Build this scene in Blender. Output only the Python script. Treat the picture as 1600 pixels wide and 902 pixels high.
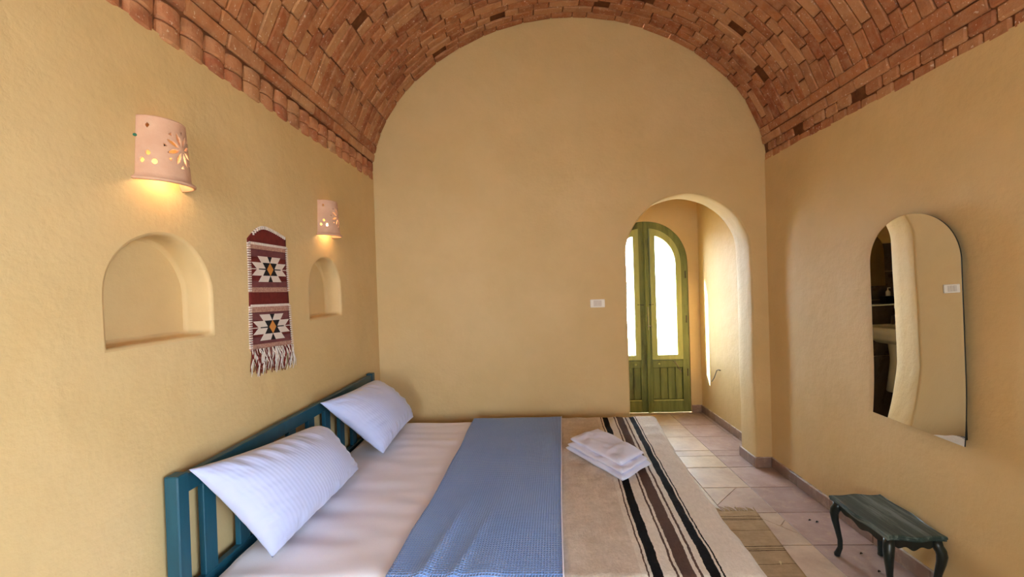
import bpy, bmesh, math, random
import numpy as np
from mathutils import Vector, Matrix, noise
from mathutils.geometry import tessellate_polygon

for o in list(bpy.data.objects): bpy.data.objects.remove(o)
S = bpy.context.scene
COL = S.collection
PI = math.pi

# ------------------------------------------------------------------ camera
FPX, HC = 658.0, 1.49
Yc = np.array([27., -6., FPX]); Yc /= np.linalg.norm(Yc)
Dn = np.array([.031, 1, 0.]); Dn -= Yc * (Dn @ Yc); Dn /= np.linalg.norm(Dn)
Xc = np.cross(Dn, Yc)
RW = np.array([Xc, Yc, -Dn])                      # world <- camera (x right, y down, z forward)
CAMP = np.array([0, 0, HC])
cd = bpy.data.cameras.new('camera'); cam = bpy.data.objects.new('camera', cd); COL.objects.link(cam)
cd.sensor_fit = 'HORIZONTAL'; cd.sensor_width = 36; cd.lens = FPX / 1600 * 36; cd.clip_start = .02
M = Matrix(((RW[0][0], -RW[0][1], -RW[0][2], 0), (RW[1][0], -RW[1][1], -RW[1][2], 0), (RW[2][0], -RW[2][1], -RW[2][2], HC), (0, 0, 0, 1)))
cam.matrix_world = M
S.camera = cam
def proj(p):
    c = RW.T @ (np.array(p, float) - CAMP)
    return (800 + FPX * c[0] / c[2], 451 + FPX * c[1] / c[2], c[2])

# ------------------------------------------------------------------ world, sun, daylight portals, exposure
W = bpy.data.worlds.new('sky'); S.world = W; W.use_nodes = True
nt = W.node_tree; bg = nt.nodes['Background']
bg.inputs[0].default_value = (.70, .84, 1.0, 1); bg.inputs[1].default_value = 42.0
sl = bpy.data.lights.new('sun', 'SUN'); sun = bpy.data.objects.new('sun', sl); COL.objects.link(sun)
sl.energy = 100; sl.angle = .01; sl.color = (1, .93, .8)
sun.rotation_euler = Vector((1, -.55, -.78)).to_track_quat('-Z', 'Y').to_euler(); sun.location = (-5, 9, 8)
XR_ = 1.862
def portal(name, loc, sx, sy, direction):
    l = bpy.data.lights.new(name, 'AREA'); l.shape = 'RECTANGLE'; l.size = sx; l.size_y = sy
    l.cycles.is_portal = True
    o = bpy.data.objects.new(name, l); COL.objects.link(o); o.location = loc
    o.rotation_euler = Vector(direction).to_track_quat('-Z', 'Z').to_euler()
portal('portal_window', (XR_ + .12, -1.35, 1.325), 1.5, 1.75, (-1, 0, 0))
portal('portal_fill_window', (-.35, -2.20 - .14, 1.5), .8, 1.2, (0, 1, 0))  # sky portal of the added window behind the camera
portal('portal_door', (1.3, 5.12, 1.1), .98, 2.2, (0, -1, 0))
S.view_settings.view_transform = 'Standard'; S.view_settings.look = 'None'
S.view_settings.gamma = 1; S.view_settings.use_curve_mapping = False
S.view_settings.exposure = 0.0
S.cycles.use_denoising = True
S.cycles.use_adaptive_sampling = True; S.cycles.adaptive_threshold = .04
S.cycles.max_bounces = 8; S.cycles.diffuse_bounces = 5; S.cycles.glossy_bounces = 4; S.cycles.transparent_max_bounces = 12
S.cycles.sample_clamp_indirect = 6; S.cycles.caustics_reflective = False; S.cycles.caustics_refractive = False

# ------------------------------------------------------------------ materials
def lin(r, g, b):
    f = lambda c: (c / 255 / 12.92) if c / 255 <= .04045 else ((c / 255 + .055) / 1.055) ** 2.4
    return (f(r), f(g), f(b), 1)
class Mat:
    def __init__(s, name, rough=.8):
        s.m = bpy.data.materials.new(name); s.m.use_nodes = True; s.t = s.m.node_tree
        s.b = s.t.nodes['Principled BSDF']; s.b.inputs['Roughness'].default_value = rough
        s.b.inputs['Specular IOR Level'].default_value = .3
    def n(s, kind, **kw):
        x = s.t.nodes.new(kind)
        for k, v in kw.items(): setattr(x, k, v)
        return x
    def link(s, a, b): s.t.links.new(a, b)
    def coord(s, which='Object'):
        return s.n('ShaderNodeTexCoord').outputs[which]
    def pos(s): return s.n('ShaderNodeNewGeometry').outputs['Position']
    def noise(s, vec, scale, detail=3, rough=.55, stretch=None):
        if stretch:
            mp = s.n('ShaderNodeMapping'); mp.inputs['Scale'].default_value = stretch; s.link(vec, mp.inputs[0]); vec = mp.outputs[0]
        x = s.n('ShaderNodeTexNoise'); x.inputs['Scale'].default_value = scale; x.inputs['Detail'].default_value = detail
        x.inputs['Roughness'].default_value = rough; s.link(vec, x.inputs['Vector']); return x.outputs['Fac']
    def ramp(s, fac, stops, interp='LINEAR'):
        r = s.n('ShaderNodeValToRGB'); r.color_ramp.interpolation = interp
        e = r.color_ramp.elements
        while len(e) < len(stops): e.new(.5)
        for el, (p, c) in zip(e, stops): el.position = p; el.color = c
        s.link(fac, r.inputs[0]); return r.outputs[0]
    def mix(s, fac, a, b, mode='MIX'):
        x = s.n('ShaderNodeMix', data_type='RGBA', blend_type=mode)
        for sock, v in ((x.inputs[0], fac), (x.inputs[6], a), (x.inputs[7], b)):
            if hasattr(v, 'is_linked'): s.link(v, sock)
            else: sock.default_value = v
        return x.outputs[2]
    def math(s, op, a, b=0.):
        x = s.n('ShaderNodeMath', operation=op)
        for sock, v in ((x.inputs[0], a), (x.inputs[1], b)):
            if hasattr(v, 'is_linked'): s.link(v, sock)
            else: sock.default_value = v
        return x.outputs[0]
    def color(s, c):
        if hasattr(c, 'is_linked'): s.link(c, s.b.inputs['Base Color'])
        else: s.b.inputs['Base Color'].default_value = c
        return s
    def bump(s, h, dist=.002, strength=1., prev=None):
        x = s.n('ShaderNodeBump'); x.inputs['Distance'].default_value = dist; x.inputs['Strength'].default_value = strength
        s.link(h, x.inputs['Height'])
        if prev is not None: s.link(prev, x.inputs['Normal'])
        s.link(x.outputs[0], s.b.inputs['Normal']); return x.outputs[0]
G1, G0 = (1, 1, 1, 1), (0, 0, 0, 1)

def plaster(name, c0, c1):
    m = Mat(name, .72); p = m.pos()
    a = m.noise(p, 1.6, 4); base = m.ramp(a, [(.35, c0), (.65, c1)])
    st = m.noise(p, 9, 5, .65); m.color(m.mix(m.math('MULTIPLY', st, .18), base, lin(150, 124, 96)))
    b1 = m.bump(m.noise(p, 7, 3), .010, .6); b2 = m.bump(m.noise(p, 55, 4, .7), .0022, .6, b1)
    m.b.inputs['Specular IOR Level'].default_value = .35; m.b.inputs['Roughness'].default_value = .6
    return m.m
PLASTER = plaster('ochre_plaster', lin(211, 180, 127), lin(217, 187, 137))

def brickmat(name, cols, fleck=.5):
    m = Mat(name, .85); p = m.coord('Object')
    oi = m.n('ShaderNodeObjectInfo').outputs['Random']; isl = m.n('ShaderNodeNewGeometry').outputs['Random Per Island']
    r = m.math('FRACT', m.math('ADD', oi, isl))
    base = m.ramp(r, [(i / (len(cols) - 1), c) for i, c in enumerate(cols)])
    w = m.pos()
    n1 = m.noise(w, 22, 5, .7); base = m.mix(m.ramp(n1, [(.42, G0), (.75, (.6, .6, .6, 1))]), base, lin(190, 150, 115))
    n2 = m.noise(w, 9, 3); base = m.mix(m.ramp(n2, [(.5, G0), (.8, (.7, .7, .7, 1))]), base, lin(120, 62, 42))
    n3 = m.noise(w, 75, 2, .5); base = m.mix(m.ramp(n3, [(.665, G0), (.70, (fleck, fleck, fleck, 1))]), base, lin(238, 222, 200))
    m.color(base); m.bump(m.noise(w, 60, 5, .7), .004, .8)
    return m.m
BRICK = brickmat('fired_brick', [lin(170, 108, 70), lin(182, 122, 82), lin(156, 92, 60), lin(178, 126, 88), lin(190, 138, 98), lin(148, 84, 56), lin(172, 114, 76)])
CORBEL = brickmat('clay_brick', [lin(172, 108, 74), lin(186, 128, 90), lin(160, 88, 60), lin(180, 136, 96), lin(166, 98, 68)], .35)
def simple(name, c, rough=.7, bump=None, var=None, spec=.3):
    m = Mat(name, rough); m.b.inputs['Specular IOR Level'].default_value = spec
    if var:
        m.color(m.mix(m.ramp(m.noise(m.coord('Object'), var[0], 4, .6), [(.35, G0), (.7, G1)]), c, var[1]))
    else: m.color(c)
    if bump: m.bump(m.noise(m.coord('Object'), bump[0], 4, .65), bump[1], .8)
    return m.m
MORTAR = simple('brick_mortar', lin(140, 92, 66), .95, (50, .004), (18, lin(112, 70, 50)))
GROUT = simple('grout', lin(214, 200, 188), .9, (60, .001), (14, lin(150, 128, 116)))
def tilemat(name, rough, dirt, light):
    m = Mat(name, rough); w = m.pos()
    oc = m.n('ShaderNodeObjectInfo').outputs['Color']
    b = m.mix(m.ramp(m.noise(w, 5, 5, .65), [(.35, G0), (.75, (.65, .65, .65, 1))]), oc, dirt)
    b = m.mix(m.ramp(m.noise(w, 17, 4, .7), [(.52, G0), (.8, (.55, .55, .55, 1))]), b, light)
    m.color(b); m.bump(m.noise(w, 40, 3), .0012, .5); m.b.inputs['Specular IOR Level'].default_value = .4
    rr = m.ramp(m.noise(w, 8, 3), [(.3, (rough - .08,) * 3 + (1,)), (.7, (rough + .15,) * 3 + (1,))]); m.link(rr, m.b.inputs['Roughness'])
    return m.m
FTILE = tilemat('ceramic_floor_tile', .38, lin(142, 112, 98), lin(206, 182, 156))
BTILE = tilemat('dark_bathroom_tile', .3, lin(62, 52, 48), lin(120, 106, 98))
def woodmat(name, c0, c1, worn, wear=.62, axis=(1, 1, .12), rough=.5, scale=18):
    m = Mat(name, rough); p = m.coord('Object')
    g = m.noise(p, scale, 5, .65, axis); b = m.ramp(g, [(.3, c0), (.7, c1)])
    w = m.noise(p, scale * .55, 6, .75, axis); b = m.mix(m.ramp(w, [(wear, G0), (wear + .12, (.75, .75, .75, 1))]), b, worn)
    m.color(b); m.bump(g, .0015, .6); m.b.inputs['Specular IOR Level'].default_value = .45
    return m.m
GREEN = woodmat('green_stained_wood', lin(94, 100, 50), lin(130, 134, 72), lin(60, 54, 32), .55)
GREENL = woodmat('pale_green_stained_wood', lin(160, 162, 92), lin(190, 188, 116), lin(116, 106, 62), .62)
TEAL = woodmat('teal_painted_wood', lin(20, 68, 86), lin(28, 82, 100), lin(110, 134, 138), .70, (1, 1, .2), .42)
DARKW = woodmat('worn_dark_teal_wood', lin(28, 52, 56), lin(42, 68, 70), lin(122, 138, 140), .49, (1, .07, 1), .33, 34)
DARKL = woodmat('dark_green_black_wood', lin(14, 24, 24), lin(26, 38, 38), lin(60, 70, 68), .74, (1, 1, .2), .3)
def fabric(name, c, scale, dist, c2=None, sheen=.3, axis=None, rough=.9):
    m = Mat(name, rough); uv = m.coord('UV')
    b = m.noise(uv, scale, 3, .6, axis)
    m.color(m.mix(m.ramp(m.noise(uv, 6, 4, .6), [(.35, G0), (.7, G1)]), c, c2 or c))
    m.bump(b, dist, .8); m.b.inputs['Sheen Weight'].default_value = sheen
    return m
def stripes_bump(m, period, dist, axis=0, prev=None, soft=True):
    sx = m.n('ShaderNodeSeparateXYZ'); m.link(m.coord('UV'), sx.inputs[0])
    v = m.math('SINE', m.math('MULTIPLY', sx.outputs[axis], 2 * PI / period))
    return m.bump(v, dist, .8, prev), v
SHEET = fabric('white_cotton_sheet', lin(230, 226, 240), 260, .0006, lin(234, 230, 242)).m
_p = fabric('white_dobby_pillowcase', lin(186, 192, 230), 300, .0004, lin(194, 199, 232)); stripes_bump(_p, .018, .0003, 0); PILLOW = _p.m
def waffle():
    m = Mat('blue_waffle_cotton', .9); sx = m.n('ShaderNodeSeparateXYZ'); m.link(m.coord('UV'), sx.inputs[0])
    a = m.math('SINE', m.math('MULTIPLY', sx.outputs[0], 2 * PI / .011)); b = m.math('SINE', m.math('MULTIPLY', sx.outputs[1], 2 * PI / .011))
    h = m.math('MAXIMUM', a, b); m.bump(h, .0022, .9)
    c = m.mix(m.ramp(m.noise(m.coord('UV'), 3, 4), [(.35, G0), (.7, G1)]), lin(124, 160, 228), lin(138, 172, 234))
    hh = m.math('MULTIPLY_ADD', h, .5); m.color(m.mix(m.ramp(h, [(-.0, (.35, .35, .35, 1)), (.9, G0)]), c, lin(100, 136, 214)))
    m.b.inputs['Sheen Weight'].default_value = .3
    return m.m
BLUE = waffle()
def stripemat(name, base, base2, bands, axis, wob, nscale, bd):
    m = Mat(name, .95); uv = m.coord('UV'); sx = m.n('ShaderNodeSeparateXYZ'); m.link(uv, sx.inputs[0])
    u = m.math('ADD', sx.outputs[axis], m.math('MULTIPLY', m.math('SUBTRACT', m.noise(uv, 60, 4, .7), .5), wob))
    u = m.math('ADD', u, m.math('MULTIPLY', m.math('SUBTRACT', m.noise(uv, 5, 2), .5), wob * 1.2))
    st = (1, 14, 1) if axis == 0 else (14, 1, 1)
    c = m.mix(m.ramp(m.noise(uv, 14, 5, .7), [(.35, G0), (.7, G1)]), base, base2)
    for u0, u1, col in bands:
        k = m.math('MULTIPLY', m.math('GREATER_THAN', u, u0), m.math('LESS_THAN', u, u1)); c = m.mix(k, c, col)
    c = m.mix(1., c, m.ramp(m.noise(uv, 70, 5, .75, (1, .5, 1) if axis == 0 else (.12, 1, 1)), [(.3, (.82, .81, .80, 1)), (.66, (1.0, 1.0, 1.0, 1))]), 'MULTIPLY')
    m.color(c); b1 = m.bump(m.noise(uv, 18, 4, .6), .008, .7); m.bump(m.noise(uv, nscale, 4, .75), bd, .8, b1)
    m.b.inputs['Specular IOR Level'].default_value = .1
    return m.m
_bk, _br = lin(24, 18, 18), lin(92, 70, 62)
BLANKET = stripemat('striped_wool', lin(208, 195, 182), lin(228, 217, 206),
    [(.262, 1.2, lin(230, 221, 210)), (.283, .289, _br), (.299, .336, _bk), (.378, .386, _br), (.396, .444, _br), (.458, .467, _br), (.489, .523, _bk), (.531, .537, _bk), (.695, .735, _bk)], 0, .010, 110, .005)
_r1, _r2 = lin(92, 70, 46), lin(112, 88, 58)
RUG = stripemat('brown_flatweave', lin(170, 142, 108), lin(190, 162, 126),
    [(a + k, a + k + w, c) for k in (.06, .36, .66, .96, 1.26) for a, w, c in ((0, .006, _r1), (.022, .005, _r2), (.036, .007, _r1))] + [(.21 + k, .214 + k, _r2) for k in (0, .3, .6, .9)], 1, .006, 220, .003)
_t = fabric('white_terry_towel', lin(214, 216, 240), 420, .0012, lin(220, 220, 242), .2); TOWEL = _t.m
CLAY = simple('unglazed_pink_clay', lin(200, 156, 130), .85, (60, .0012), (14, lin(210, 168, 142)))
MAROON = simple('maroon_wool', lin(108, 34, 28), .95, (240, .0012), (30, lin(90, 24, 22)))
PLUM = simple('plum_wool', lin(112, 60, 60), .95, (240, .0012), (30, lin(98, 50, 52)))
CREAM = simple('cream_wool', lin(216, 200, 188), .95, (240, .001))
PINKW = simple('pink_flecked_wool', lin(186, 146, 128), .95, (240, .001), (160, lin(140, 90, 80)))
BLACKW = simple('black_wool', lin(30, 22, 22), .95)
ORANGE = simple('orange_wool', lin(196, 128, 62), .95)
WHITEP = simple('white_plastic', lin(240, 234, 224), .35, spec=.5)
GREYP = simple('grey_white_plastic', lin(214, 206, 196), .35, spec=.5)
CERAMIC = simple('white_ceramic', lin(232, 226, 214), .12, spec=.6)
BLACKP = simple('black_plastic', lin(16, 16, 16), .4)
IRON = simple('dark_iron', lin(70, 62, 50), .5)
WIRE = simple('steel_wire', lin(150, 138, 120), .4); WIRE.node_tree.nodes['Principled BSDF'].inputs['Metallic'].default_value = .7
GREENPL = simple('green_plastic', lin(40, 110, 90), .5)
DUST = simple('dark_crumb', lin(50, 40, 34), .9)
LEAFM = simple('dry_leaf', lin(206, 184, 140), .8)
TERRACE = simple('terrace_stone', lin(214, 196, 160), .9, (12, .003))
SILVER = Mat('mirror_silver', .01); SILVER.b.inputs['Metallic'].default_value = 1; SILVER.color((.86, .87, .85, 1)); SILVER = SILVER.m
MEDGE = simple('mirror_edge', lin(30, 34, 32), .3)
def glassmat():
    m = bpy.data.materials.new('clear_glass'); m.use_nodes = True; t = m.node_tree; t.nodes.remove(t.nodes['Principled BSDF'])
    a = t.nodes.new('ShaderNodeBsdfTransparent'); a.inputs[0].default_value = (.95, .97, .96, 1)
    g = t.nodes.new('ShaderNodeBsdfGlossy'); g.inputs['Roughness'].default_value = .02
    f = t.nodes.new('ShaderNodeLayerWeight'); f.inputs[0].default_value = .12
    x = t.nodes.new('ShaderNodeMixShader'); t.links.new(f.outputs['Facing'], x.inputs[0]); t.links.new(a.outputs[0], x.inputs[1]); t.links.new(g.outputs[0], x.inputs[2])
    t.links.new(x.outputs[0], t.nodes['Material Output'].inputs[0]); return m
GLASS = glassmat()
def emit(name, c, s):
    m = Mat(name); m.color((1, .9, .7, 1)); m.b.inputs['Emission Color'].default_value = c; m.b.inputs['Emission Strength'].default_value = s; return m.m
BULB = emit('bulb_glow', (1, .72, .36, 1), 14)

# ------------------------------------------------------------------ mesh helpers
def mesh(name, V, F, mat=None, uv=None, smooth=False):
    me = bpy.data.meshes.new(name); me.from_pydata([tuple(v) for v in V], [], [tuple(f) for f in F]); 
    if mat: me.materials.append(mat)
    if uv is not None:
        l = me.uv_layers.new(name='UVMap')
        for lp in me.loops: l.data[lp.index].uv = uv[lp.vertex_index]
    if smooth:
        for p in me.polygons: p.use_smooth = True
    me.update(); return me
def link(name, me, parent=None, mw=None):
    o = bpy.data.objects.new(name, me); COL.objects.link(o)
    if mw is not None: o.matrix_world = mw
    if parent is not None:
        o.parent = parent; o.matrix_parent_inverse = PINV.get(parent.name, Matrix())
    return o
PINV = {}
def empty(name, loc=(0, 0, 0)):
    o = bpy.data.objects.new(name, None); COL.objects.link(o); o.location = loc; o.empty_display_size = .1
    PINV[o.name] = Matrix.Translation(-Vector(loc)); return o
def mk(name, V, F, mat, parent=None, uv=None, smooth=False):
    return link(name, mesh(name, V, F, mat, uv, smooth), parent)
def tag(o, label=None, cat=None, group=None, kind=None):
    if label: o['label'] = label
    if cat: o['category'] = cat
    if group: o['group'] = group
    if kind: o['kind'] = kind
    return o
def struct(o, label=None): return tag(o, label, kind='structure')
class MB:
    def __init__(s): s.V, s.F = [], []
    def add(s, V, F):
        n = len(s.V); s.V += [tuple(v) for v in V]; s.F += [tuple(i + n for i in f) for f in F]; return s
    def box(s, x0, x1, y0, y1, z0, z1, b=.0):
        c = Vector(((x0 + x1) / 2, (y0 + y1) / 2, (z0 + z1) / 2)); V, F = bevbox(abs(x1 - x0), abs(y1 - y0), abs(z1 - z0), b)
        return s.add([Vector(v) + c for v in V], F)
    def tube(s, P, R, n=8, cap=True, flat=(1, 1)):
        P = [Vector(p) for p in P]
        if not hasattr(R, '__len__'): R = [R] * len(P)
        V, F = [], []; ref = None
        for i, p in enumerate(P):
            t = (P[min(i + 1, len(P) - 1)] - P[max(i - 1, 0)]).normalized()
            if ref is None: ref = Vector((1, 0, 0)) if abs(t.x) < .8 else Vector((0, 1, 0))
            a = (ref - t * ref.dot(t)).normalized(); b = t.cross(a); ref = a
            for k in range(n):
                q = 2 * PI * k / n + PI / n; V.append(p + a * (R[i] * flat[0] * math.cos(q)) + b * (R[i] * flat[1] * math.sin(q)))
        for i in range(len(P) - 1):
            for k in range(n): F.append((i * n + k, i * n + (k + 1) % n, (i + 1) * n + (k + 1) % n, (i + 1) * n + k))
        if cap: F.append(tuple(range(n))[::-1]); F.append(tuple((len(P) - 1) * n + k for k in range(n)))
        return s.add(V, F)
    def build(s, name, mat, parent=None, smooth=False): return mk(name, s.V, s.F, mat, parent, smooth=smooth)
def bevbox(sx, sy, sz, b=.004):
    hx, hy, hz = sx / 2, sy / 2, sz / 2
    if b <= 0:
        V = [(x, y, z) for z in (-hz, hz) for y in (-hy, hy) for x in (-hx, hx)]
        return V, [(0, 2, 3, 1), (4, 5, 7, 6), (0, 1, 5, 4), (2, 6, 7, 3), (0, 4, 6, 2), (1, 3, 7, 5)]
    b = min(b, hx * .9, hy * .9, hz * .9)
    V, idx = [], {}
    for X in (-1, 1):
        for Y in (-1, 1):
            for Z in (-1, 1):
                for a in range(3):
                    p = [X * (hx - b), Y * (hy - b), Z * (hz - b)]; p[a] = (X * hx, Y * hy, Z * hz)[a]
                    idx[(X, Y, Z, a)] = len(V); V.append(tuple(p))
    F = []
    def q(*ks): F.append([idx[k] for k in ks])
    for s_ in (-1, 1):
        for a in range(3):
            o1, o2 = [i for i in range(3) if i != a]
            def key(u, v):
                k = [0, 0, 0]; k[a] = s_; k[o1] = u; k[o2] = v; return tuple(k) + (a,)
            q(key(-1, -1), key(1, -1), key(1, 1), key(-1, 1))
    for a in range(3):
        o1, o2 = [i for i in range(3) if i != a]
        for u in (-1, 1):
            for v in (-1, 1):
                def key(w, f):
                    k = [0, 0, 0]; k[a] = w; k[o1] = u; k[o2] = v; return tuple(k) + (f,)
                q(key(-1, o1), key(1, o1), key(1, o2), key(-1, o2))
    for X in (-1, 1):
        for Y in (-1, 1):
            for Z in (-1, 1): q((X, Y, Z, 0), (X, Y, Z, 1), (X, Y, Z, 2))
    VV = [Vector(v) for v in V]
    for f in F:                                        # outward winding (convex, centred)
        n = (VV[f[1]] - VV[f[0]]).cross(VV[f[2]] - VV[f[0]]); c = sum((VV[i] for i in f), Vector()) / len(f)
        if n.dot(c) < 0: f.reverse()
    return V, [tuple(f) for f in F]
def grid(nu, nv, fn, uvf=None):
    V = [fn(i / nu, j / nv) for j in range(nv + 1) for i in range(nu + 1)]
    F = [(j * (nu + 1) + i, j * (nu + 1) + i + 1, (j + 1) * (nu + 1) + i + 1, (j + 1) * (nu + 1) + i) for j in range(nv) for i in range(nu)]
    uv = [uvf(i / nu, j / nv) for j in range(nv + 1) for i in range(nu + 1)] if uvf else None
    return V, F, uv
def solidify(o, t, off=-1):
    md = o.modifiers.new('thick', 'SOLIDIFY'); md.thickness = t; md.offset = off; return o
def subsurf(o, n=1):
    md = o.modifiers.new('sub', 'SUBSURF'); md.levels = n; md.render_levels = n; return o
def poly_holes(outer, holes, to3):
    loops = [[Vector((p[0], p[1], 0)) for p in l] for l in [outer] + holes]
    T = tessellate_polygon(loops); flat = [p for l in loops for p in l]
    return [to3(p.x, p.y) for p in flat], [tuple(t) for t in T]
def offset(loop, d):
    n = len(loop); out = []
    area = sum(loop[i][0] * loop[(i + 1) % n][1] - loop[(i + 1) % n][0] * loop[i][1] for i in range(n))
    sg = 1 if area > 0 else -1
    for i in range(n):
        a, b, c = Vector(loop[i - 1]), Vector(loop[i]), Vector(loop[(i + 1) % n])
        t1, t2 = (b - a).normalized(), (c - b).normalized(); n1, n2 = Vector((t1.y, -t1.x)) * sg, Vector((t2.y, -t2.x)) * sg
        m = (n1 + n2); m = m / max(m.length_squared, .3) * 2 if m.length > 1e-6 else n1
        out.append((b.x + m.x * d, b.y + m.y * d))
    return out
def prism(loop, to3, d0, d1):
    n = len(loop); V = [to3(x, y, d0) for x, y in loop] + [to3(x, y, d1) for x, y in loop]
    F = [tuple(range(n)), tuple(range(n, 2 * n))[::-1]] + [(i, i + n, (i + 1) % n + n, (i + 1) % n) for i in range(n)]
    return V, F
def fixn(o):
    bm = bmesh.new(); bm.from_mesh(o.data); bmesh.ops.recalc_face_normals(bm, faces=bm.faces); bm.to_mesh(o.data); bm.free(); return o

# ------------------------------------------------------------------ dimensions of the place
XL, XR, YE, YB = -1.235, 1.862, 3.37, -2.20
XM = (XL + XR) / 2; HW = 1.55; ZS = 2.40; RISE = 1.194; NEXP = 1.92
YA = 3.60                      # back of the arch wall
PXL, PXR, PYE, PZC = .80, 1.90, 4.80, 2.75      # passage
def vz(dx): return ZS + RISE * max(0., 1 - min(1, abs(dx) / HW) ** NEXP) ** (1 / NEXP)
prof = []
for i in range(601):
    a = PI * i / 600; c, s = math.cos(a), math.sin(a)
    prof.append((XM - HW * math.copysign(abs(c) ** (2 / NEXP), c), ZS + RISE * max(0., s) ** (2 / NEXP)))
arc = [0.]
for i in range(600): arc.append(arc[-1] + math.hypot(prof[i + 1][0] - prof[i][0], prof[i + 1][1] - prof[i][1]))
ARC = arc[-1]
def at_arc(s):
    i = min(599, max(0, int(np.searchsorted(arc, s)) - 1)); f = (s - arc[i]) / max(1e-9, arc[i + 1] - arc[i])
    a, b = prof[i], prof[i + 1]; t = Vector((b[0] - a[0], 0, b[1] - a[1])).normalized()
    return Vector((a[0] + (b[0] - a[0]) * f, 0, a[1] + (b[1] - a[1]) * f)), t
def arc_of_z(z):
    for i in range(300):
        if prof[i][1] >= z: return arc[i]
ZC = 2.385                     # top of the plaster, bottom of the corbel bricks

# ------------------------------------------------------------------ floor with its tiles
T = .3325
fl = struct(mk('floor', *MB().box(XL - .3, XR + .3, YB - .1, PYE + .02, -.06, -.004).__dict__.values(), GROUT), 'floor of square brown ceramic tiles with pale grout joints')
rnd = random.Random(5)
def tilecol(x, y):
    mauve = lin(176, 152, 146); tan = lin(200, 178, 156); och = lin(206, 184, 156)
    k = rnd.random()
    if x > 1.5: c = mauve if k < .8 else lin(184, 160, 152)
    else: c = tan if k < .6 else (och if k < .85 else lin(188, 164, 150))
    j = .93 + .14 * rnd.random(); return (c[0] * j, c[1] * j, c[2] * j, 1)
tile_cache = {}
def clip(poly, a, b, c):       # keep a*x+b*y<=c
    out = []
    for i in range(len(poly)):
        p, q = poly[i - 1], poly[i]; fp, fq = a * p[0] + b * p[1] - c, a * q[0] + b * q[1] - c
        if (fp <= 0) != (fq <= 0):
            t = fp / (fp - fq); out.append((p[0] + (q[0] - p[0]) * t, p[1] + (q[1] - p[1]) * t))
        if fq <= 0: out.append(q)
    return out
def floor_tile(poly, col):
    cx = sum(p[0] for p in poly) / len(poly); cy = sum(p[1] for p in poly) / len(poly)
    loc = [(p[0] - cx, p[1] - cy) for p in poly]; loc = offset(loc, -.0024)
    key = tuple((round(x, 3), round(y, 3)) for x, y in loc)
    if key not in tile_cache:
        ins = offset(loc, -.0015); n = len(loc)
        V = [(x, y, -.008) for x, y in loc] + [(x, y, -.0012) for x, y in loc] + [(x, y, 0) for x, y in ins]
        F = [tuple(range(2 * n, 3 * n))]
        for i in range(n):
            j = (i + 1) % n; F += [(i, j, j + n, i + n), (i + n, j + n, j + 2 * n, i + 2 * n)]
        tile_cache[key] = mesh('tile', V, F, FTILE)
    o = link('tile', tile_cache[key], fl, Matrix.Translation((cx, cy, rnd.uniform(-.0006, .0004)))); o.color = col
gx0, gy0 = 1.523, 3.382
for i in range(-9, 2):
    for j in range(-15, 5):
        x0, y0 = gx0 + i * T, gy0 + j * T
        regs = [(XL, XR - .001, YB, YE), (.773, 1.735, YE, YA), (PXL, PXR - .001, YA, PYE)]
        for (a, b, c, d) in regs:
            xa, xb, ya, yb = max(x0, a), min(x0 + T, b), max(y0, c), min(y0 + T, d)
            if xb - xa < .02 or yb - ya < .02: continue
            if abs(xa - x0) < 1e-4 and i == -1 and j == -2:      # cracked tile beside the bed
                full = [(xa, ya), (xb, ya), (xb, yb), (xa, yb)]
                floor_tile(clip(full, 1, -1, 1.43 - 3.05), tilecol(xa, ya)); floor_tile(clip(full, -1, 1, -(1.43 - 3.05)), tilecol(xa, ya)); continue
            if i == -1 and j == -3:
                full = [(xa, ya), (xb, ya), (xb, yb), (xa, yb)]
                A = clip(full, 1, .75, xb - .02 + .75 * (ya + .12)); B = clip(full, -1, -.75, -(xb - .02 + .75 * (ya + .12)))
                B1 = clip(B, -1, 1, -(xb - .06) + ya + .19); B2 = clip(B, 1, -1, (xb - .06) - ya - .19); c = tilecol(xa, ya)
                for P in (A, B1, B2):
                    if len(P) > 2: floor_tile(P, c)
                continue
            floor_tile([(xa, ya), (xb, ya), (xb, yb), (xa, yb)], tilecol(xa, ya))

# ------------------------------------------------------------------ walls
def wavy_top(y0, y1, n, z, amp, seed):
    return [(y0 + (y1 - y0) * i / n, z + amp * (noise.noise(Vector((i * .61, seed, 0))) + .7 * noise.noise(Vector((i * 1.7, seed + 7, 0))))) for i in range(n + 1)]
def arch_loop(cx, hw, z0, zs, rise, n=28, power=2.0, wob=0., seed=0):
    L = [(cx - hw, z0)]
    for k in range(1, 8): L.append((cx - hw, z0 + (zs - z0) * k / 8))
    for i in range(n + 1):
        a = PI - PI * i / n; c, s = math.cos(a), math.sin(a); p = 2 / power
        L.append((cx + hw * math.copysign(abs(c) ** p, c), zs + rise * max(0., s) ** p))
    for k in range(1, 8): L.append((cx + hw, zs + (z0 - zs) * k / 8))
    L.append((cx + hw, z0))
    if wob:
        L = [(x + wob * noise.noise(Vector((x * 6, y * 6, seed))), y + (wob * noise.noise(Vector((x * 6, y * 6, seed + 9))) if y > z0 + .01 else 0)) for x, y in L]
    return L
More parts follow.
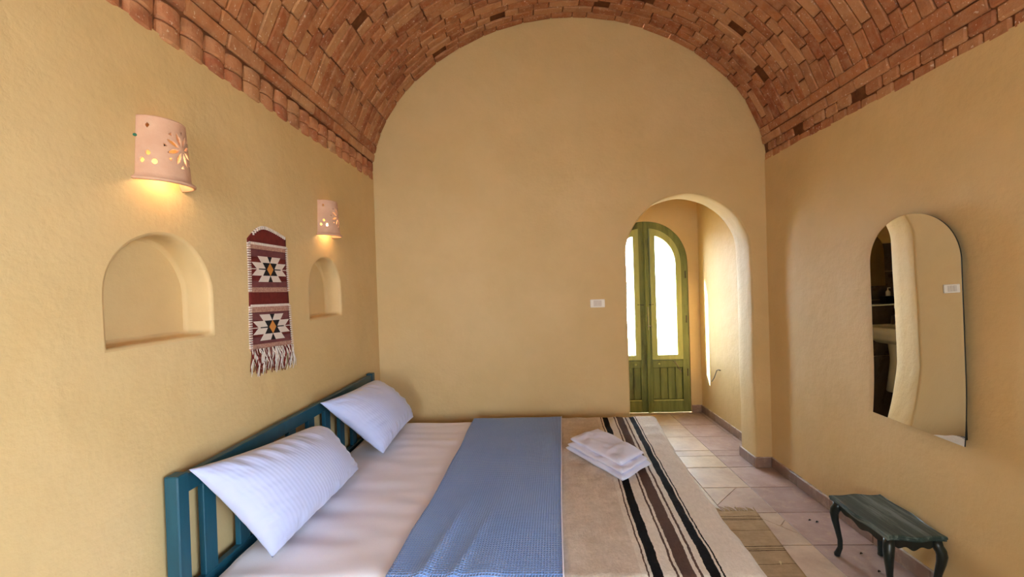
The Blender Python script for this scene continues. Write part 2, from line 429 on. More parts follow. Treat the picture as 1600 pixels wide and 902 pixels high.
# left wall with two niches
N1 = arch_loop(1.383, .203, 1.342, 1.49, .203, 26, 2.05, .008, 1)
N2 = arch_loop(2.516, .193, 1.338, 1.49, .198, 26, 2.05, .008, 4)
def closed_bottom(L, n=8):
    a, b = L[-1], L[0]; return L + [(a[0] + (b[0] - a[0]) * k / n, a[1] + (b[1] - a[1]) * k / n + .004 * noise.noise(Vector((k * .9, a[0], 3)))) for k in range(1, n)]
mbl = MB()
loops = [closed_bottom(N1), closed_bottom(N2)]
outer = [(YB - .1, -.02), (YE + .02, -.02)] + wavy_top(YE + .02, YB - .1, 90, ZC, .010, 2.3)
V, F = poly_holes(outer, [offset(l, .012) for l in loops], lambda y, z: (XL, y, z)); mbl.add(V, F)
ot = outer[2:]; n = len(ot)
mbl.add([(XL, y, z) for y, z in ot] + [(XL - .05, y, z + .006) for y, z in ot], [(i, i + 1, i + n + 1, i + n) for i in range(n - 1)])
wl = mbl.build('wall_left', PLASTER); fixn(wl)
struct(wl, 'left plaster wall with two arched niches above the headboard')
for L in loops:
    depth = .105; rings = [(.012, 0), (.006, -.0022), (.002, -.006), (0, -.013), (0, -.05), (0, -depth + .014), (-.004, -depth + .005), (-.014, -depth)]
    n = len(L); V = []
    for d, x in rings: V += [(XL + x, y, z) for y, z in offset(L, d)]
    F = [(r * n + i, r * n + (i + 1) % n, (r + 1) * n + (i + 1) % n, (r + 1) * n + i) for r in range(len(rings) - 1) for i in range(n)]
    bV, bF = poly_holes(offset(L, -.014), [], lambda y, z: (XL - depth, y, z))
    m_ = MB().add(V, F).add(bV, bF); o = m_.build('niche', PLASTER, wl, smooth=True); fixn(o)
# right wall, with a wide window beside the viewpoint
WY0, WY1, WZ0, WZ1 = -2.1, -.6, .45, 2.2
hole = [(WY0, WZ0), (WY1, WZ0), (WY1, WZ1), (WY0, WZ1)]
mbr = MB(); outer = [(YB - .1, -.02), (YE + .02, -.02)] + wavy_top(YE + .02, YB - .1, 110, ZC + .025, .005, 9.1)
V, F = poly_holes(outer, [hole], lambda y, z: (XR, y, z)); mbr.add(V, F)
ot = outer[2:]; n = len(ot); mbr.add([(XR, y, z) for y, z in ot] + [(XR + .05, y, z + .006) for y, z in ot], [(i, i + 1, i + n + 1, i + n) for i in range(n - 1)])
mbr.add([(XR, y, z) for y, z in hole] + [(XR + .22, y, z) for y, z in hole], [(i, (i + 1) % 4, (i + 1) % 4 + 4, i + 4) for i in range(4)])
wr = fixn(mbr.build('wall_right', PLASTER)); struct(wr, 'right plaster wall with the arched mirror')
w1 = struct(empty('window_1', (XR + .1, -1.35, WZ0)), 'wide green-framed window in the right wall beside the viewpoint'); ym = (WY0 + WY1) / 2
for nm, bx in [('window_frame', (WY0, WY0 + .05, WZ0, WZ1)), ('window_frame', (WY1 - .05, WY1, WZ0, WZ1)), ('window_frame', (WY0 + .05, WY1 - .05, WZ0, WZ0 + .05)), ('window_frame', (WY0 + .05, WY1 - .05, WZ1 - .05, WZ1)), ('mullion', (ym - .02, ym + .02, WZ0 + .05, WZ1 - .05))]:
    MB().box(XR + .07, XR + .11, bx[0], bx[1], bx[2], bx[3], .004).build(nm, GREEN, w1)
for a, b in ((WY0 + .05, ym - .02), (ym + .02, WY1 - .05)): MB().box(XR + .088, XR + .092, a, b, WZ0 + .05, WZ1 - .05).build('pane', GLASS, w1)
# end wall with archway
AR = arch_loop(1.254, .481, -.02, 1.69, .475, 40, 2.0, .007, 6)
def endwall(y, yy, fill):
    top = [p for p in prof if p[1] > ZC + .02][::6]
    outer = [(XL - .06, -.02)] + offset(AR, .014)[0:0]
    a = offset([(x, z) for x, z in AR] , .014)
    a[0] = (AR[0][0] - .014, -.02); a[-1] = (AR[-1][0] + .014, -.02)
    outer = [(XL - .08, -.02)] + a + [(XR + .08, -.02), (XR + .08, ZC)] + [(XM + (x - XM) * 1.06, ZS + (z - ZS) * 1.07) for x, z in reversed(top)] + [(XL - .08, ZC)]
    return poly_holes(outer, [], lambda x, z: (x, y, z))
mbe = MB(); V, F = endwall(YE, 0, 0); mbe.add(V, F); V, F = endwall(YA, 0, 0); mbe.add(V, F)
rings = [(.014, YE), (.007, YE + .002), (.002, YE + .007), (0, YE + .015), (0, YE + .08), (0, YE + .15), (0, YA - .015), (.002, YA - .007), (.007, YA - .002), (.014, YA)]
n = len(AR); V = []
for d, y in rings:
    a = offset(AR, d); a[0] = (AR[0][0] - d, -.02); a[-1] = (AR[-1][0] + d, -.02)
    V += [(x + .004 * noise.noise(Vector((x * 5, y * 9, z * 5))) * (0 if d > .01 else 1), y, z) for x, z in a]
F = [(r * n + i, r * n + i + 1, (r + 1) * n + i + 1, (r + 1) * n + i) for r in range(len(rings) - 1) for i in range(n - 1)]
we = mbe.build('wall_back', PLASTER); fixn(we); struct(we, 'end plaster wall under the vault with an arched doorway')
o = mk('arch_reveal', V, F, PLASTER, we, smooth=True); fixn(o)
# wall behind the camera
outer = [(XL - .1, -.02), (XR + .1, -.02), (XR + .1, ZC)] + [(x, z + .03) for x, z in reversed(prof[::8])] + [(XL - .1, ZC)]
BX_0, BX_1, BZ0, BZ1 = -.75, .05, .9, 2.1  # opening of a made-up window, added to lift the light on walls and vault
hole = [(BX_0, BZ0), (BX_1, BZ0), (BX_1, BZ1), (BX_0, BZ1)]
mf = MB(); V, F = poly_holes(outer, [hole], lambda x, z: (x, YB, z)); mf.add(V, F)
mf.add([(x, YB, z) for x, z in hole] + [(x, YB - .22, z) for x, z in hole], [(i, (i + 1) % 4, (i + 1) % 4 + 4, i + 4) for i in range(4)])
struct(fixn(mf.build('wall_front', PLASTER)), 'plaster wall behind the viewpoint')
w2 = struct(empty('added_fill_window', (-.35, YB - .1, BZ0)), 'added green-framed window behind the viewpoint that brightens the right wall and vault')
for nm, bx in [('window_frame', (BX_0, BX_0 + .05, BZ0, BZ1)), ('window_frame', (BX_1 - .05, BX_1, BZ0, BZ1)), ('window_frame', (BX_0 + .05, BX_1 - .05, BZ0, BZ0 + .05)), ('window_frame', (BX_0 + .05, BX_1 - .05, BZ1 - .05, BZ1)), ('mullion', (-.37, -.33, BZ0 + .05, BZ1 - .05))]:
    MB().box(bx[0], bx[1], YB - .11, YB - .07, bx[2], bx[3], .004).build(nm, GREEN, w2)
for a, b in ((BX_0 + .05, -.37), (-.33, BX_1 - .05)): MB().box(a, b, YB - .092, YB - .088, BZ0 + .05, BZ1 - .05).build('pane', GLASS, w2)
# passage
DC, DHW, DZS, DR = 1.30, .48, 1.66, .50        # door opening
DL = arch_loop(DC, DHW, 0, DZS, DR, 36, 2.15)
mp = MB(); V, F = poly_holes([(PXL - 2.2, -.02), (DL[0][0], -.02)] + DL + [(DL[-1][0], -.02), (PXR + .1, -.02), (PXR + .1, PZC), (PXL - 2.2, PZC)], [], lambda x, z: (x, PYE, z)); mp.add(V, F)
V, F = poly_holes([(PXL - 2.2, -.4), (DL[0][0], -.4)] + DL + [(DL[-1][0], -.4), (PXR + 1.5, -.4), (PXR + 1.5, PZC + .3), (PXL - 2.2, PZC + .3)], [], lambda x, z: (x, PYE + .30, z)); mp.add(V, F)
n = len(DL); mp.add([(x, PYE, z) for x, z in DL] + [(x, PYE + .30, z) for x, z in DL], [(i, i + 1, i + n + 1, i + n) for i in range(n - 1)])
struct(fixn(mp.build('wall_passage_back', PLASTER)), 'plaster wall at the end of the passage around the green door')
struct(MB().box(PXR, PXR + .12, YA - .02, PYE + .3, -.02, PZC).build('wall_passage_right', PLASTER), 'bright plaster wall on the right of the passage')
ml = MB(); V, F = poly_holes([(YA, 2.05), (YA + .82, 2.05), (YA + .82, -.02), (PYE, -.02), (PYE, PZC), (YA, PZC)], [], lambda y, z: (PXL, y, z)); ml.add(V, F)
V, F = poly_holes([(YA, 2.05), (YA + .82, 2.05), (YA + .82, -.02), (PYE, -.02), (PYE, PZC), (YA, PZC)], [], lambda y, z: (PXL - .03, y, z)); ml.add(V, F)
q = [(YA, 2.05), (YA + .82, 2.05), (YA + .82, -.02)]
ml.add([(PXL, y, z) for y, z in q] + [(PXL - .03, y, z) for y, z in q], [(i, i + 1, i + 4, i + 3) for i in range(2)])
struct(ml.build('wall_passage_left', PLASTER), 'plaster wall on the left of the passage with the bathroom opening')
struct(MB().box(PXL - 2.2, PXR + .12, YA - .02, PYE + .3, PZC, PZC + .1).build('ceiling_passage', PLASTER), 'plain plaster ceiling over passage and bathroom')
# bathroom (seen in the mirror)
BX0, BYE = -1.1, 4.76
wb = struct(MB().box(BX0 - .1, PXL - .03, BYE, BYE + .03, 0, PZC).build('wall_bathroom_back', PLASTER), 'bathroom wall with dark tiles up to eye height')
wbl = struct(MB().box(BX0 - .1, BX0, YA, BYE, 0, PZC).build('wall_bathroom_left', PLASTER), 'bathroom side wall with dark tiles')
struct(MB().box(BX0 - .1, PXL - .02, YA, BYE, -.06, .003).build('floor_bathroom', BTILE), 'dark bathroom floor').color = lin(84, 72, 66)
bt = mesh('tile', *bevbox(.596, .012, .296, .0015), BTILE); bt2 = mesh('tile', *bevbox(.012, .576, .296, .0015), BTILE)
for r in range(6):
    for c in range(3):
        o = link('tile', bt, wb, Matrix.Translation((PXL - .03 - .3 - c * .6 - (.0), BYE - .005, -.04 + .15 + r * .3))); k = rnd.uniform(.85, 1.15); o.color = tuple(v * k for v in lin(86, 74, 68)[:3]) + (1,)
    for c in range(2):
        o = link('tile', bt2, wbl, Matrix.Translation((BX0 + .005, YA + .29 + c * .58, -.04 + .15 + r * .3))); k = rnd.uniform(.85, 1.15); o.color = tuple(v * k for v in lin(86, 74, 68)[:3]) + (1,)
# outside
struct(MB().box(-3, 9, PYE + .3, 16, -.5, -.12).build('floor_terrace', TERRACE), 'pale terrace ground outside the door')
struct(MB().box(DC - DHW, DC + DHW, PYE + .05, PYE + .32, -.2, .004, .003).build('door_threshold', TERRACE), 'added stone threshold blocking daylight under the green door')  # added block, stops daylight leaking under the door leaves
struct(MB().box(-3, 9, 9.0, 9.2, -.2, .30, .02).build('wall_terrace', TERRACE), 'low pale parapet wall outside the door')
struct(MB().box(XR + .4, 14, -14, 4.2, -.7, -.3).build('ground_outside', TERRACE), 'pale ground outside the window')

# baseboards
BC = lin(142, 118, 108)
def skirt(name, label, axis, face, sgn, a0, a1, step, first=None):
    root = struct(empty(name, (face, a0, 0) if axis == 'y' else (a0, face, 0)), label); p = a0 if first is None else first
    edges = [a0]; q = p
    while q < a1 - 1e-6:
        if q > a0 + .02: edges.append(q)
        q += step
    if a1 - edges[-1] < .03 and len(edges) > 1: edges.pop()
    edges.append(a1)
    for u, v in zip(edges, edges[1:]):
        h = .078 + rnd.uniform(-.002, .002); lo, hi = sorted((face, face + sgn * .013))
        m_ = MB().box(lo, hi, u + .001, v - .001, .001, h, .0025) if axis == 'y' else MB().box(u + .001, v - .001, lo, hi, .001, h, .0025)
        o = m_.build('skirting_tile', FTILE, root); k = rnd.uniform(.85, 1.1); o.color = (BC[0] * k, BC[1] * k, BC[2] * k, 1)
    # pale grout bead along the top
    lo, hi = sorted((face, face + sgn * .011))
    g = MB().box(lo, hi, a0, a1, .0775, .082, .001) if axis == 'y' else MB().box(a0, a1, lo, hi, .0775, .082, .001)
    g.build('grout_bead', GROUT, root); return root
skirt('baseboard_right', 'brown tile skirting along the right wall', 'y', XR, -1, YB, YE, .333, gy0 - 14 * T)
skirt('baseboard_pier', 'short brown tile skirting on the front of the arch pier', 'x', YE, -1, 1.722, XR - .013, .6)
skirt('baseboard_reveal', 'brown tile skirting inside the arch reveal', 'y', 1.735, -1, YE, YA + .01, .6)
skirt('baseboard_passage', 'brown tile skirting along the right wall of the passage', 'y', PXR, -1, YA, PYE, .333, YA + .2)
skirt('baseboard_door', 'short brown tile skirting to the right of the green door', 'x', PYE, -1, DC + DHW + .005, PXR - .013, .6)
skirt('baseboard_left', 'brown tile skirting along the left wall behind the bed', 'y', XL, 1, YB, YE, .333)
skirt('baseboard_back', 'brown tile skirting along the end wall behind the bed', 'x', YE, -1, XL + .013, .772, .333)

# ------------------------------------------------------------------ brick vault
ceil = empty('ceiling', (XM, 1, ZS)); struct(ceil, 'barrel vault of red brick rings over the room')
shell_in = .010
V = []; seq = list(range(0, 601, 6))
for y in (YB - .1, YE + .05):
    for i in seq:
        p, t = at_arc(arc[i]); nn = Vector((t.z, 0, -t.x)); q_ = p - nn * shell_in; V.append((q_.x, y, q_.z))
k = len(seq); F = [(i, i + 1, i + 1 + k, i + k) for i in range(k - 1)]
sh = mk('mortar_bed', V, F, MORTAR, ceil, smooth=True); solidify(sh, .12, 1)
rb = random.Random(11)
unit = {}
def brick_mesh(l, w, d, b, mat, key):
    kk = (key, round(l, 2), rb.randrange(3))
    if kk not in unit:
        V, F = bevbox(l, w, d, b); rr = random.Random(hash(kk) % 1000)
        V = [(x + rr.uniform(-1, 1) * b * .5, y + rr.uniform(-1, 1) * b * .5, z + rr.uniform(-1, 1) * b * .3) for x, y, z in V]
        unit[kk] = mesh('brick', V, F, mat)
    return unit[kk]
bricks = []
RW_, RD = .068, .05
s0 = arc_of_z(ZC + .127); s1 = s0 + 2 * .066
y = YE; ring = 0
while y > YB + .05:
    yc = y - RW_ / 2; s = s1 - rb.uniform(0, .03); lim = ARC - s1 + .03
    s = s1
    while s < ARC - s1 - .03:
        l = rb.choice((.225, .225, .215, .115, .11, .165)); 
        if ARC - s1 - (s + l) < .06: l = ARC - s1 - s
        p, t = at_arc(s + l / 2); nn = Vector((t.z, 0, -t.x))
        rad = .003 + rb.uniform(-.003, .0025) + (.003 if l > .2 else 0)
        if rb.random() < .03 and l < .12: rad = -.02
        c = p + nn * (rad - RD / 2); c.y = yc + rb.uniform(-.002, .002)
        R = Matrix((t, Vector((0, 1, 0)), nn)).transposed().to_4x4()
        R = R @ Matrix.Rotation(rb.uniform(-.012, .012), 4, 'Z') @ Matrix.Rotation(rb.uniform(-.015, .015), 4, 'X')
        mw = Matrix.Translation(c) @ R @ Matrix.Diagonal((1, rb.uniform(.94, 1.03), 1, 1))
        px, py, dz = proj(p + nn * 0 + Vector((0, yc, 0)))
        vis = 0
        if dz > .1 and -15 < px < 1615 and -25 < py < 917:
            view = Vector(CAMP) - c; vis = l * RW_ * max(0, nn.dot(view.normalized())) / dz ** 2
        bricks.append((vis, round(l - .006, 3), mw)); s += l
    y -= RW_; ring += 1
bricks.sort(key=lambda b: -b[0])
for vis, l, mw in bricks[:300]:
    link('brick', brick_mesh(l, RW_ - .005, RD, .005, BRICK, 'v'), ceil, mw)
rest = MB()
for vis, l, mw in bricks[300:]:
    V, F = bevbox(l, RW_ - .005, RD, .005); rest.add([mw @ Vector(v) for v in V], F)
o = rest.build('brickwork', BRICK, ceil); tag(o, kind='stuff')
# corbel courses and stretchers at the foot of the vault
for side, nm, lab in ((-1, 'trim_1', 'courses of rounded clay bricks where the vault meets the left wall'), (1, 'trim_2', 'courses of dark red bricks where the vault meets the right wall')):
    root = struct(empty(nm, ((XL if side < 0 else XR), 1, ZC)), lab); XW = XL if side < 0 else XR; zb = ZC - .012 + (.02 if side > 0 else 0)
    MB().box(XW + side * .035, XW + side * .30, YB, YE + .05, zb - .02, zb + .20).build('backing', MORTAR, root)
    bw = .110 if side < 0 else .106
    for r in range(2):
        yy = YE - (0 if r == 0 or side < 0 else .05)
        if side < 0: rb.seed(77)
        k = 0
        while yy > .55:
            w_ = bw + rb.uniform(-.006, .006); yc = yy - w_ / 2
            skip = side > 0 and r == 1 and (abs(yc - 2.42) < .055 or abs(yc - 2.95) < .055)
            if not skip:
                if side > 0: V, F = bevbox(.12, w_ - .005, .064, .009)
                else:             # rounded, slip-washed fronts
                    hw = w_ / 2 - .001; NS = 8; ol = [(-.06, hw), (-.06, -hw)] + [(.036 + .034 * math.cos(q_) ** .7 if abs(math.cos(q_)) > 1e-6 else .036, hw * math.sin(q_)) for q_ in [-PI / 2 + PI * i_ / NS for i_ in range(NS + 1)]]
                    m1 = len(ol); V = []
                    for zz, ins_ in ((-.0325, .006), (-.025, 0), (.025, 0), (.0325, .006)): V += [(x_ - (ins_ if x_ > 0 else 0), y_ * (1 - ins_ * 6), zz) for x_, y_ in ol]
                    F = [(a_ * m1 + i_, a_ * m1 + (i_ + 1) % m1, (a_ + 1) * m1 + (i_ + 1) % m1, (a_ + 1) * m1 + i_) for a_ in range(3) for i_ in range(m1)] + [tuple(range(m1))[::-1], tuple(range(3 * m1, 4 * m1))]
                proud = (.000 + r * .004) + rb.uniform(-.003, .003)
                mw = Matrix.Translation((XW - side * proud + side * .06, yc, zb + .034 + r * .067 + rb.uniform(-.003, .003))) @ Matrix.Rotation(rb.uniform(-.03, .03), 4, 'Z') @ Matrix.Rotation(rb.uniform(-.05, .05), 4, 'X')
                link('brick', mesh('brick', V, F, CORBEL if side < 0 else BRICK), root, mw)
            yy -= w_; k += 1
    for r in range(2):
        yy = YE - (.0 if r == 0 else .12)
        if r == 1: yy = YE
        k = 0
        while yy > .55:
            w_ = (.12 if (k == 0 and r == 1) else .228 + rb.uniform(-.012, .012)); yc = yy - w_ / 2; k += 1
            s = s0 + .004 + .033 + r * .066
            p, t = at_arc(s if side < 0 else ARC - s); nn = Vector((t.z, 0, -t.x))
            c = p + nn * (rb.uniform(.001, .007) - RD / 2); c.y = yc
            R = Matrix((Vector((0, 1, 0)), t, Vector((0, 1, 0)).cross(t))).transposed().to_4x4()
            link('brick', brick_mesh(round(w_ - .006, 2), .061, RD, .006, BRICK, 's'), root, Matrix.Translation(c) @ R @ Matrix.Rotation(rb.uniform(-.012, .012), 4, 'Z'))
            yy -= w_

# ------------------------------------------------------------------ green arched double door
dr = struct(empty('door_1', (DC, PYE, 0)), 'green stained arched double door with two tall glass panes')
to = lambda x, z, d: (x, d, z)
def extr(loop, d0, d1, name, mat, parent):
    V, F = prism(loop, to, d0, d1); return fixn(mk(name, V, F, mat, parent))
def ring_obj(outer, inner, d0, d1, name, mat, parent):
    n = len(outer); V = [(x, d0, z) for x, z in outer] + [(x, d0, z) for x, z in inner] + [(x, d1, z) for x, z in outer] + [(x, d1, z) for x, z in inner]
    F = []
    for i in range(n):
        j = (i + 1) % n
        F += [(i, j, j + n, i + n), (i + 2 * n, i + 3 * n, j + 3 * n, j + 2 * n), (i, i + 2 * n, j + 2 * n, j), (i + n, j + n, j + 3 * n, i + 3 * n)]
    return fixn(mk(name, V, F, mat, parent))
DY = PYE + .01
def zarch(x, hw, zs, r, pw=2.15): return zs + r * max(0, 1 - (abs(x - DC) / hw) ** pw) ** (1 / pw)
for s in (-1, 1):
    X = lambda d: DC + s * d
    leaf = empty('door_leaf', (X(.24), DY, 0)); leaf.parent = dr; leaf.matrix_parent_inverse = PINV[dr.name]
    # outline of the leaf and of the opening filled by the glazed sash
    def half(d0, d1, z0, hw, zs, r, nn=22):
        L = [(X(d0), z0)]
        for k in range(1, 7): L.append((X(d0), z0 + (zarch(X(d0), hw, zs, r) - z0) * k / 7))
        for k in range(nn + 1):
            d = d0 + (d1 - d0) * math.sin(PI / 2 * k / nn); L.append((X(d), zarch(X(d), hw, zs, r)))
        L += [(X(d1), z0 + (L[-1][1] - z0) * (1 - k / 5)) for k in range(1, 5)]
        L.append((X(d1), z0)); L += [(X(d1 + (d0 - d1) * k / 4), z0) for k in range(1, 4)]
        return L
    out = half(.001, DHW - .001, .59, DHW - .001, DZS, DR - .001); inn = half(.060, .405, .60, .405, DZS - .0, .425)
    ring_obj(out, inn, DY, DY + .045, 'door_stile', GREEN, leaf)
    sash_o = half(.062, .403, .602, .403, DZS, .423); sash_i = half(.122, .343, .652, .343, DZS, .355)
    sash = ring_obj(sash_o, sash_i, DY - .013, DY + .034, 'glazed_sash', GREENL, leaf)
    V, F = prism(sash_i, to, DY + .014, DY + .018); fixn(mk('glass_pane', V, F, GLASS, leaf))
    def bb(d0, d1, y0, y1, z0, z1, name, mat, b=.003): return MB().box(min(X(d0), X(d1)), max(X(d0), X(d1)), y0, y1, z0, z1, b).build(name, mat, leaf)
    bb(.001, .066, DY, DY + .045, .001, .592, 'door_stile', GREEN); bb(.40, DHW - .001, DY, DY + .045, .001, .592, 'door_stile', GREEN)
    bb(.066, .40, DY, DY + .043, .508, .588, 'middle_rail', GREEN); bb(.066, .40, DY - .001, DY + .043, .001, .132, 'bottom_rail', GREEN)
    bb(.066, .40, DY - .006, DY + .012, .132, .143, 'rail_moulding', GREENL)
    for k in range(4):
        w_ = (.40 - .066) / 4; bb(.066 + k * w_ + .0022, .066 + (k + 1) * w_ - .0022, DY + .016 + .001 * (k % 2), DY + .034, .143, .508, 'panel_board', GREEN, .006)
    bb(.064, .402, DY + .033, DY + .040, .12, .52, 'panel_back', GREEN)  # added sheet behind the boards, blocks daylight through their gaps
    bb(.345, .40, DY + .004, DY + .03, .485, .508, 'corner_fillet', GREEN, .01)
    # knob
    MB().tube([(X(.13), DY - .001, .553), (X(.13), DY - .012, .553), (X(.13), DY - .022, .553), (X(.13), DY - .028, .553)], [.006, .006, .014, .009], 12).build('knob', GREENL, leaf, True)
    for zz in (1.22,):
        MB().tube([(X(.015), DY - .004, zz), (X(.09), DY - .012, zz + .004)], .004, 8).build('latch_bar', IRON, leaf)
    for zz in (.45, 1.05, 1.55): MB().tube([(X(.452), DY - .006, zz - .04), (X(.452), DY - .006, zz + .04)], .006, 8).build('hinge', IRON, leaf)
    if s > 0: MB().tube([(X(.30), DY - .004, .572), (X(.31), DY - .016, .572), (X(.35), DY - .02, .50), (X(.375), DY - .012, .455)], .005, 8).build('hook', WIRE, leaf)
MB().box(DC - .003, DC + .032, DY - .030, DY - .001, .002, zarch(DC + .03, DHW, DZS, DR) - .006, .005).build('astragal', GREEN, dr)
MB().tube([(DC + .02, DY - .034, .94), (DC + .02, DY - .034, 1.2)], .005, 8).build('bolt', WIRE, dr)
MB().tube([(DC + .02, DY - .03, .985), (DC + .02, DY - .055, .985), (DC + .05, DY - .06, .985)], .007, 8).build('handle', WIRE, dr)

# ------------------------------------------------------------------ wall things
# arched mirror, near edge standing off the wall
mw_, mh = .488, 1.02; a_, til = .024, .014
Rm = Matrix((Vector((math.sin(a_), math.cos(a_), 0)), Vector((0, 0, 1)), Vector((-math.cos(a_), math.sin(a_), 0)))).transposed().to_4x4()
mirror = empty('wall_mirror', (1.838, 2.092, .748)); tag(mirror, 'tall frameless mirror with an arched top hung on the right wall', 'mirror')
ml_ = arch_loop(0, mw_ / 2, 0, .79, .232, 40, 2.05); ml_ = [(-x, y) for x, y in ml_]
MM = Matrix.Translation((1.838, 2.092, .748)) @ Rm @ Matrix.Rotation(til, 4, 'X')
def mhalf(y): return mw_ / 2 if y < .79 else mw_ / 2 * max(0., 1 - ((y - .79) / .232) ** 2.05) ** (1 / 2.05)
def bow(y): return .16 * max(0., .30 - y) ** 2                    # lower end bowed outward to keep the bed out of the reflection
ys_ = [.79 * k / 60 for k in range(60)] + [.79 + .232 * math.sin(PI / 2 * k / 30) for k in range(31)]
def mg(u, v):
    y = ys_[min(90, int(round(v * 90)))]; return (-mhalf(y) * (2 * u - 1), y, .0045 + bow(y))
V, F, uv = grid(24, 90, mg); o = fixn(mk('mirror_glass', V, F, SILVER, mirror, uv, True)); o.matrix_basis = MM
V, F, uv = grid(24, 90, lambda u, v: tuple(Vector(mg(u, v)) - Vector((0, 0, .0003)))); o = mk('glass_edge', V, F, MEDGE, mirror, uv, True); o.matrix_basis = MM; solidify(o, .005, 1)
V, F = prism(offset(ml_, -.02), lambda x, y, d: (x, y, d), -.014, -.0005); o = fixn(mk('backing_board', V, F, BLACKP, mirror)); o.matrix_basis = MM
# light switch on the end wall
sw = empty('light_switch', (.536, YE, 1.325)); tag(sw, 'white rectangular light switch plate on the end wall', 'switch')
swp = MB().box(.479, .594, YE - .009, YE + .001, 1.292, 1.357, .004).build('switch_plate', WHITEP, sw)
for k in range(3): MB().box(.505 + k * .0212, .505 + k * .0212 + .0204, YE - .012, YE - .006, 1.302, 1.347, .0015).build('rocker', GREYP, swp)
# clay wall lamps
def in_poly(P, x, y):
    c = False
    for i in range(len(P)):
        (x1, y1), (x2, y2) = P[i - 1], P[i]
        if (y1 > y) != (y2 > y) and x < (x2 - x1) * (y - y1) / (y2 - y1) + x1: c = not c
    return c
def sconce(yc, z0, label, watts):
    root = empty('wall_lamp', (XL, yc, z0)); tag(root, label, 'lamp', 'clay lamps on the left wall'); H = .202; NU, NV = 150, 110
    holes = []
    RR = .09
    def P(deg, z): return (math.radians(deg) * RR, z * H)
    def shift(c, pts, rot=0, sc=1):
        cs, sn = math.cos(rot), math.sin(rot); return [(c[0] + sc * (x * cs - y * sn), c[1] + sc * (x * sn + y * cs)) for x, y in pts]
    dia = [(0, .009), (.008, 0), (0, -.009), (-.008, 0)]; tri = [(0, .008), (.009, -.005), (-.007, -.006)]
    circ = [(.0075 * math.cos(k * PI / 5), .0085 * math.sin(k * PI / 5)) for k in range(10)]
    petal = [(.010, 0), (.022, .0055), (.036, .0068), (.050, .0035), (.056, 0), (.050, -.0035), (.036, -.0068), (.022, -.0055)]
    fc = P(92, .56)
    for k in range(8): holes.append(shift(fc, petal, k * PI / 4 + .35))
    for k in range(8): holes.append(shift((fc[0] + .058 * math.cos(k * PI / 4 + .35 + PI / 8), fc[1] + .058 * math.sin(k * PI / 4 + .35 + PI / 8)), tri, k * .8, .8))
    for m_ in (0, 1):
        g = (lambda d: d) if m_ == 0 else (lambda d: 184 - d)
        holes += [shift(P(g(24), .86), dia), shift(P(g(25), .42), circ), shift(P(g(14), .30), circ, 0, 1.05), shift(P(g(36), .29), circ, 0, 1.1)]
    boxes = [(min(p[0] for p in h), max(p[0] for p in h), min(p[1] for p in h), max(p[1] for p in h)) for h in holes]
    def rad(v): return .077 + .012 * (1 - v) + (.010 * max(0, 1 - v / .10) ** 1.5)
    V = []
    for j in range(NV + 1):
        v = j / NV
        for i in range(NU + 1):
            th = PI * i / NU; r = rad(v); V.append((XL + r * 1.0 * math.sin(th), yc - r * math.cos(th), z0 + v * H - .004 * math.sin(th) * (1 - v)))
    F = []
    for j in range(NV):
        for i in range(NU):
            x, yv = PI * (i + .5) / NU * RR, (j + .5) / NV * H
            if any(b[0] <= x <= b[1] and b[2] <= yv <= b[3] and in_poly(h, x, yv) for b, h in zip(boxes, holes)): continue
            a = j * (NU + 1) + i; F.append((a, a + 1, a + NU + 2, a + NU + 1))
    o = mk('lamp_shade', V, F, CLAY, root, smooth=True); solidify(o, .007, -1)
    # clay cap ring at the top and lip at the bottom
    def arcp(r, z, n=40, s=1.): return [(XL + r * math.sin(PI * k / n), yc - r * math.cos(PI * k / n), z - (.004 * math.sin(PI * k / n) if s < 0 else 0)) for k in range(n + 1)]
    MB().tube(arcp(rad(0) - .003, z0 + .002, 40, -1), .0055, 8).build('shade_lip', CLAY, o, True)
    MB().tube(arcp(rad(1) - .0035, z0 + H, 40), .0042, 8).build('shade_rim', CLAY, o, True)
    # bulb and its holder
    b0 = Vector((XL + .040, yc - .022, z0 + .062)); prof_ = [(-.034, .006), (-.030, .012), (-.02, .0165), (-.008, .018), (.004, .016), (.016, .012), (.026, .010)]
    bl = MB().tube([(b0.x, b0.y, b0.z + z) for z, r in prof_], [r for z, r in prof_], 14).build('bulb', BULB, root, True)
    MB().tube([(b0.x, b0.y, b0.z + .026), (b0.x, b0.y, b0.z + .07)], .013, 12).build('lamp_holder', BLACKP, root)
    MB().tube([(b0.x, b0.y, b0.z + .06), (XL + .002, yc - .022, b0.z + .065)], .006, 8).build('bracket', IRON, root)
    l = bpy.data.lights.new('bulb_light', 'POINT'); l.energy = watts; l.color = (1, .72, .36); l.shadow_soft_size = .022
    lo = bpy.data.objects.new('bulb_light', l); COL.objects.link(lo); lo.location = (b0.x + .012, b0.y + .02, b0.z - .03)
    lo.parent = root; lo.matrix_parent_inverse = PINV[root.name]
sconce(1.372, 1.866, 'pierced pink clay wall lamp nearer the viewer, above the larger-looking niche', .7)
sconce(2.520, 1.826, 'pierced pink clay wall lamp near the room corner, beyond the woven hanging', .7)
o = MB().tube([(XL - .01, 1.287, 2.004), (XL + .006, 1.287, 2.004)], .0045, 8).build('wall_plug', GREENPL); tag(o, 'tiny green plastic plug in the wall beside the near clay lamp', 'wall plug')
# wire hook on passage wall
o = MB().tube([(PXR - .001, 4.32, .565), (PXR - .02, 4.325, .57), (PXR - .026, 4.35, .56), (PXR - .024, 4.42, .47), (PXR - .03, 4.455, .43), (PXR - .04, 4.45, .425)], .005, 8).build('wire_hook', WIRE, smooth=True)
tag(o, 'bent wire door hook on the bright passage wall', 'hook')

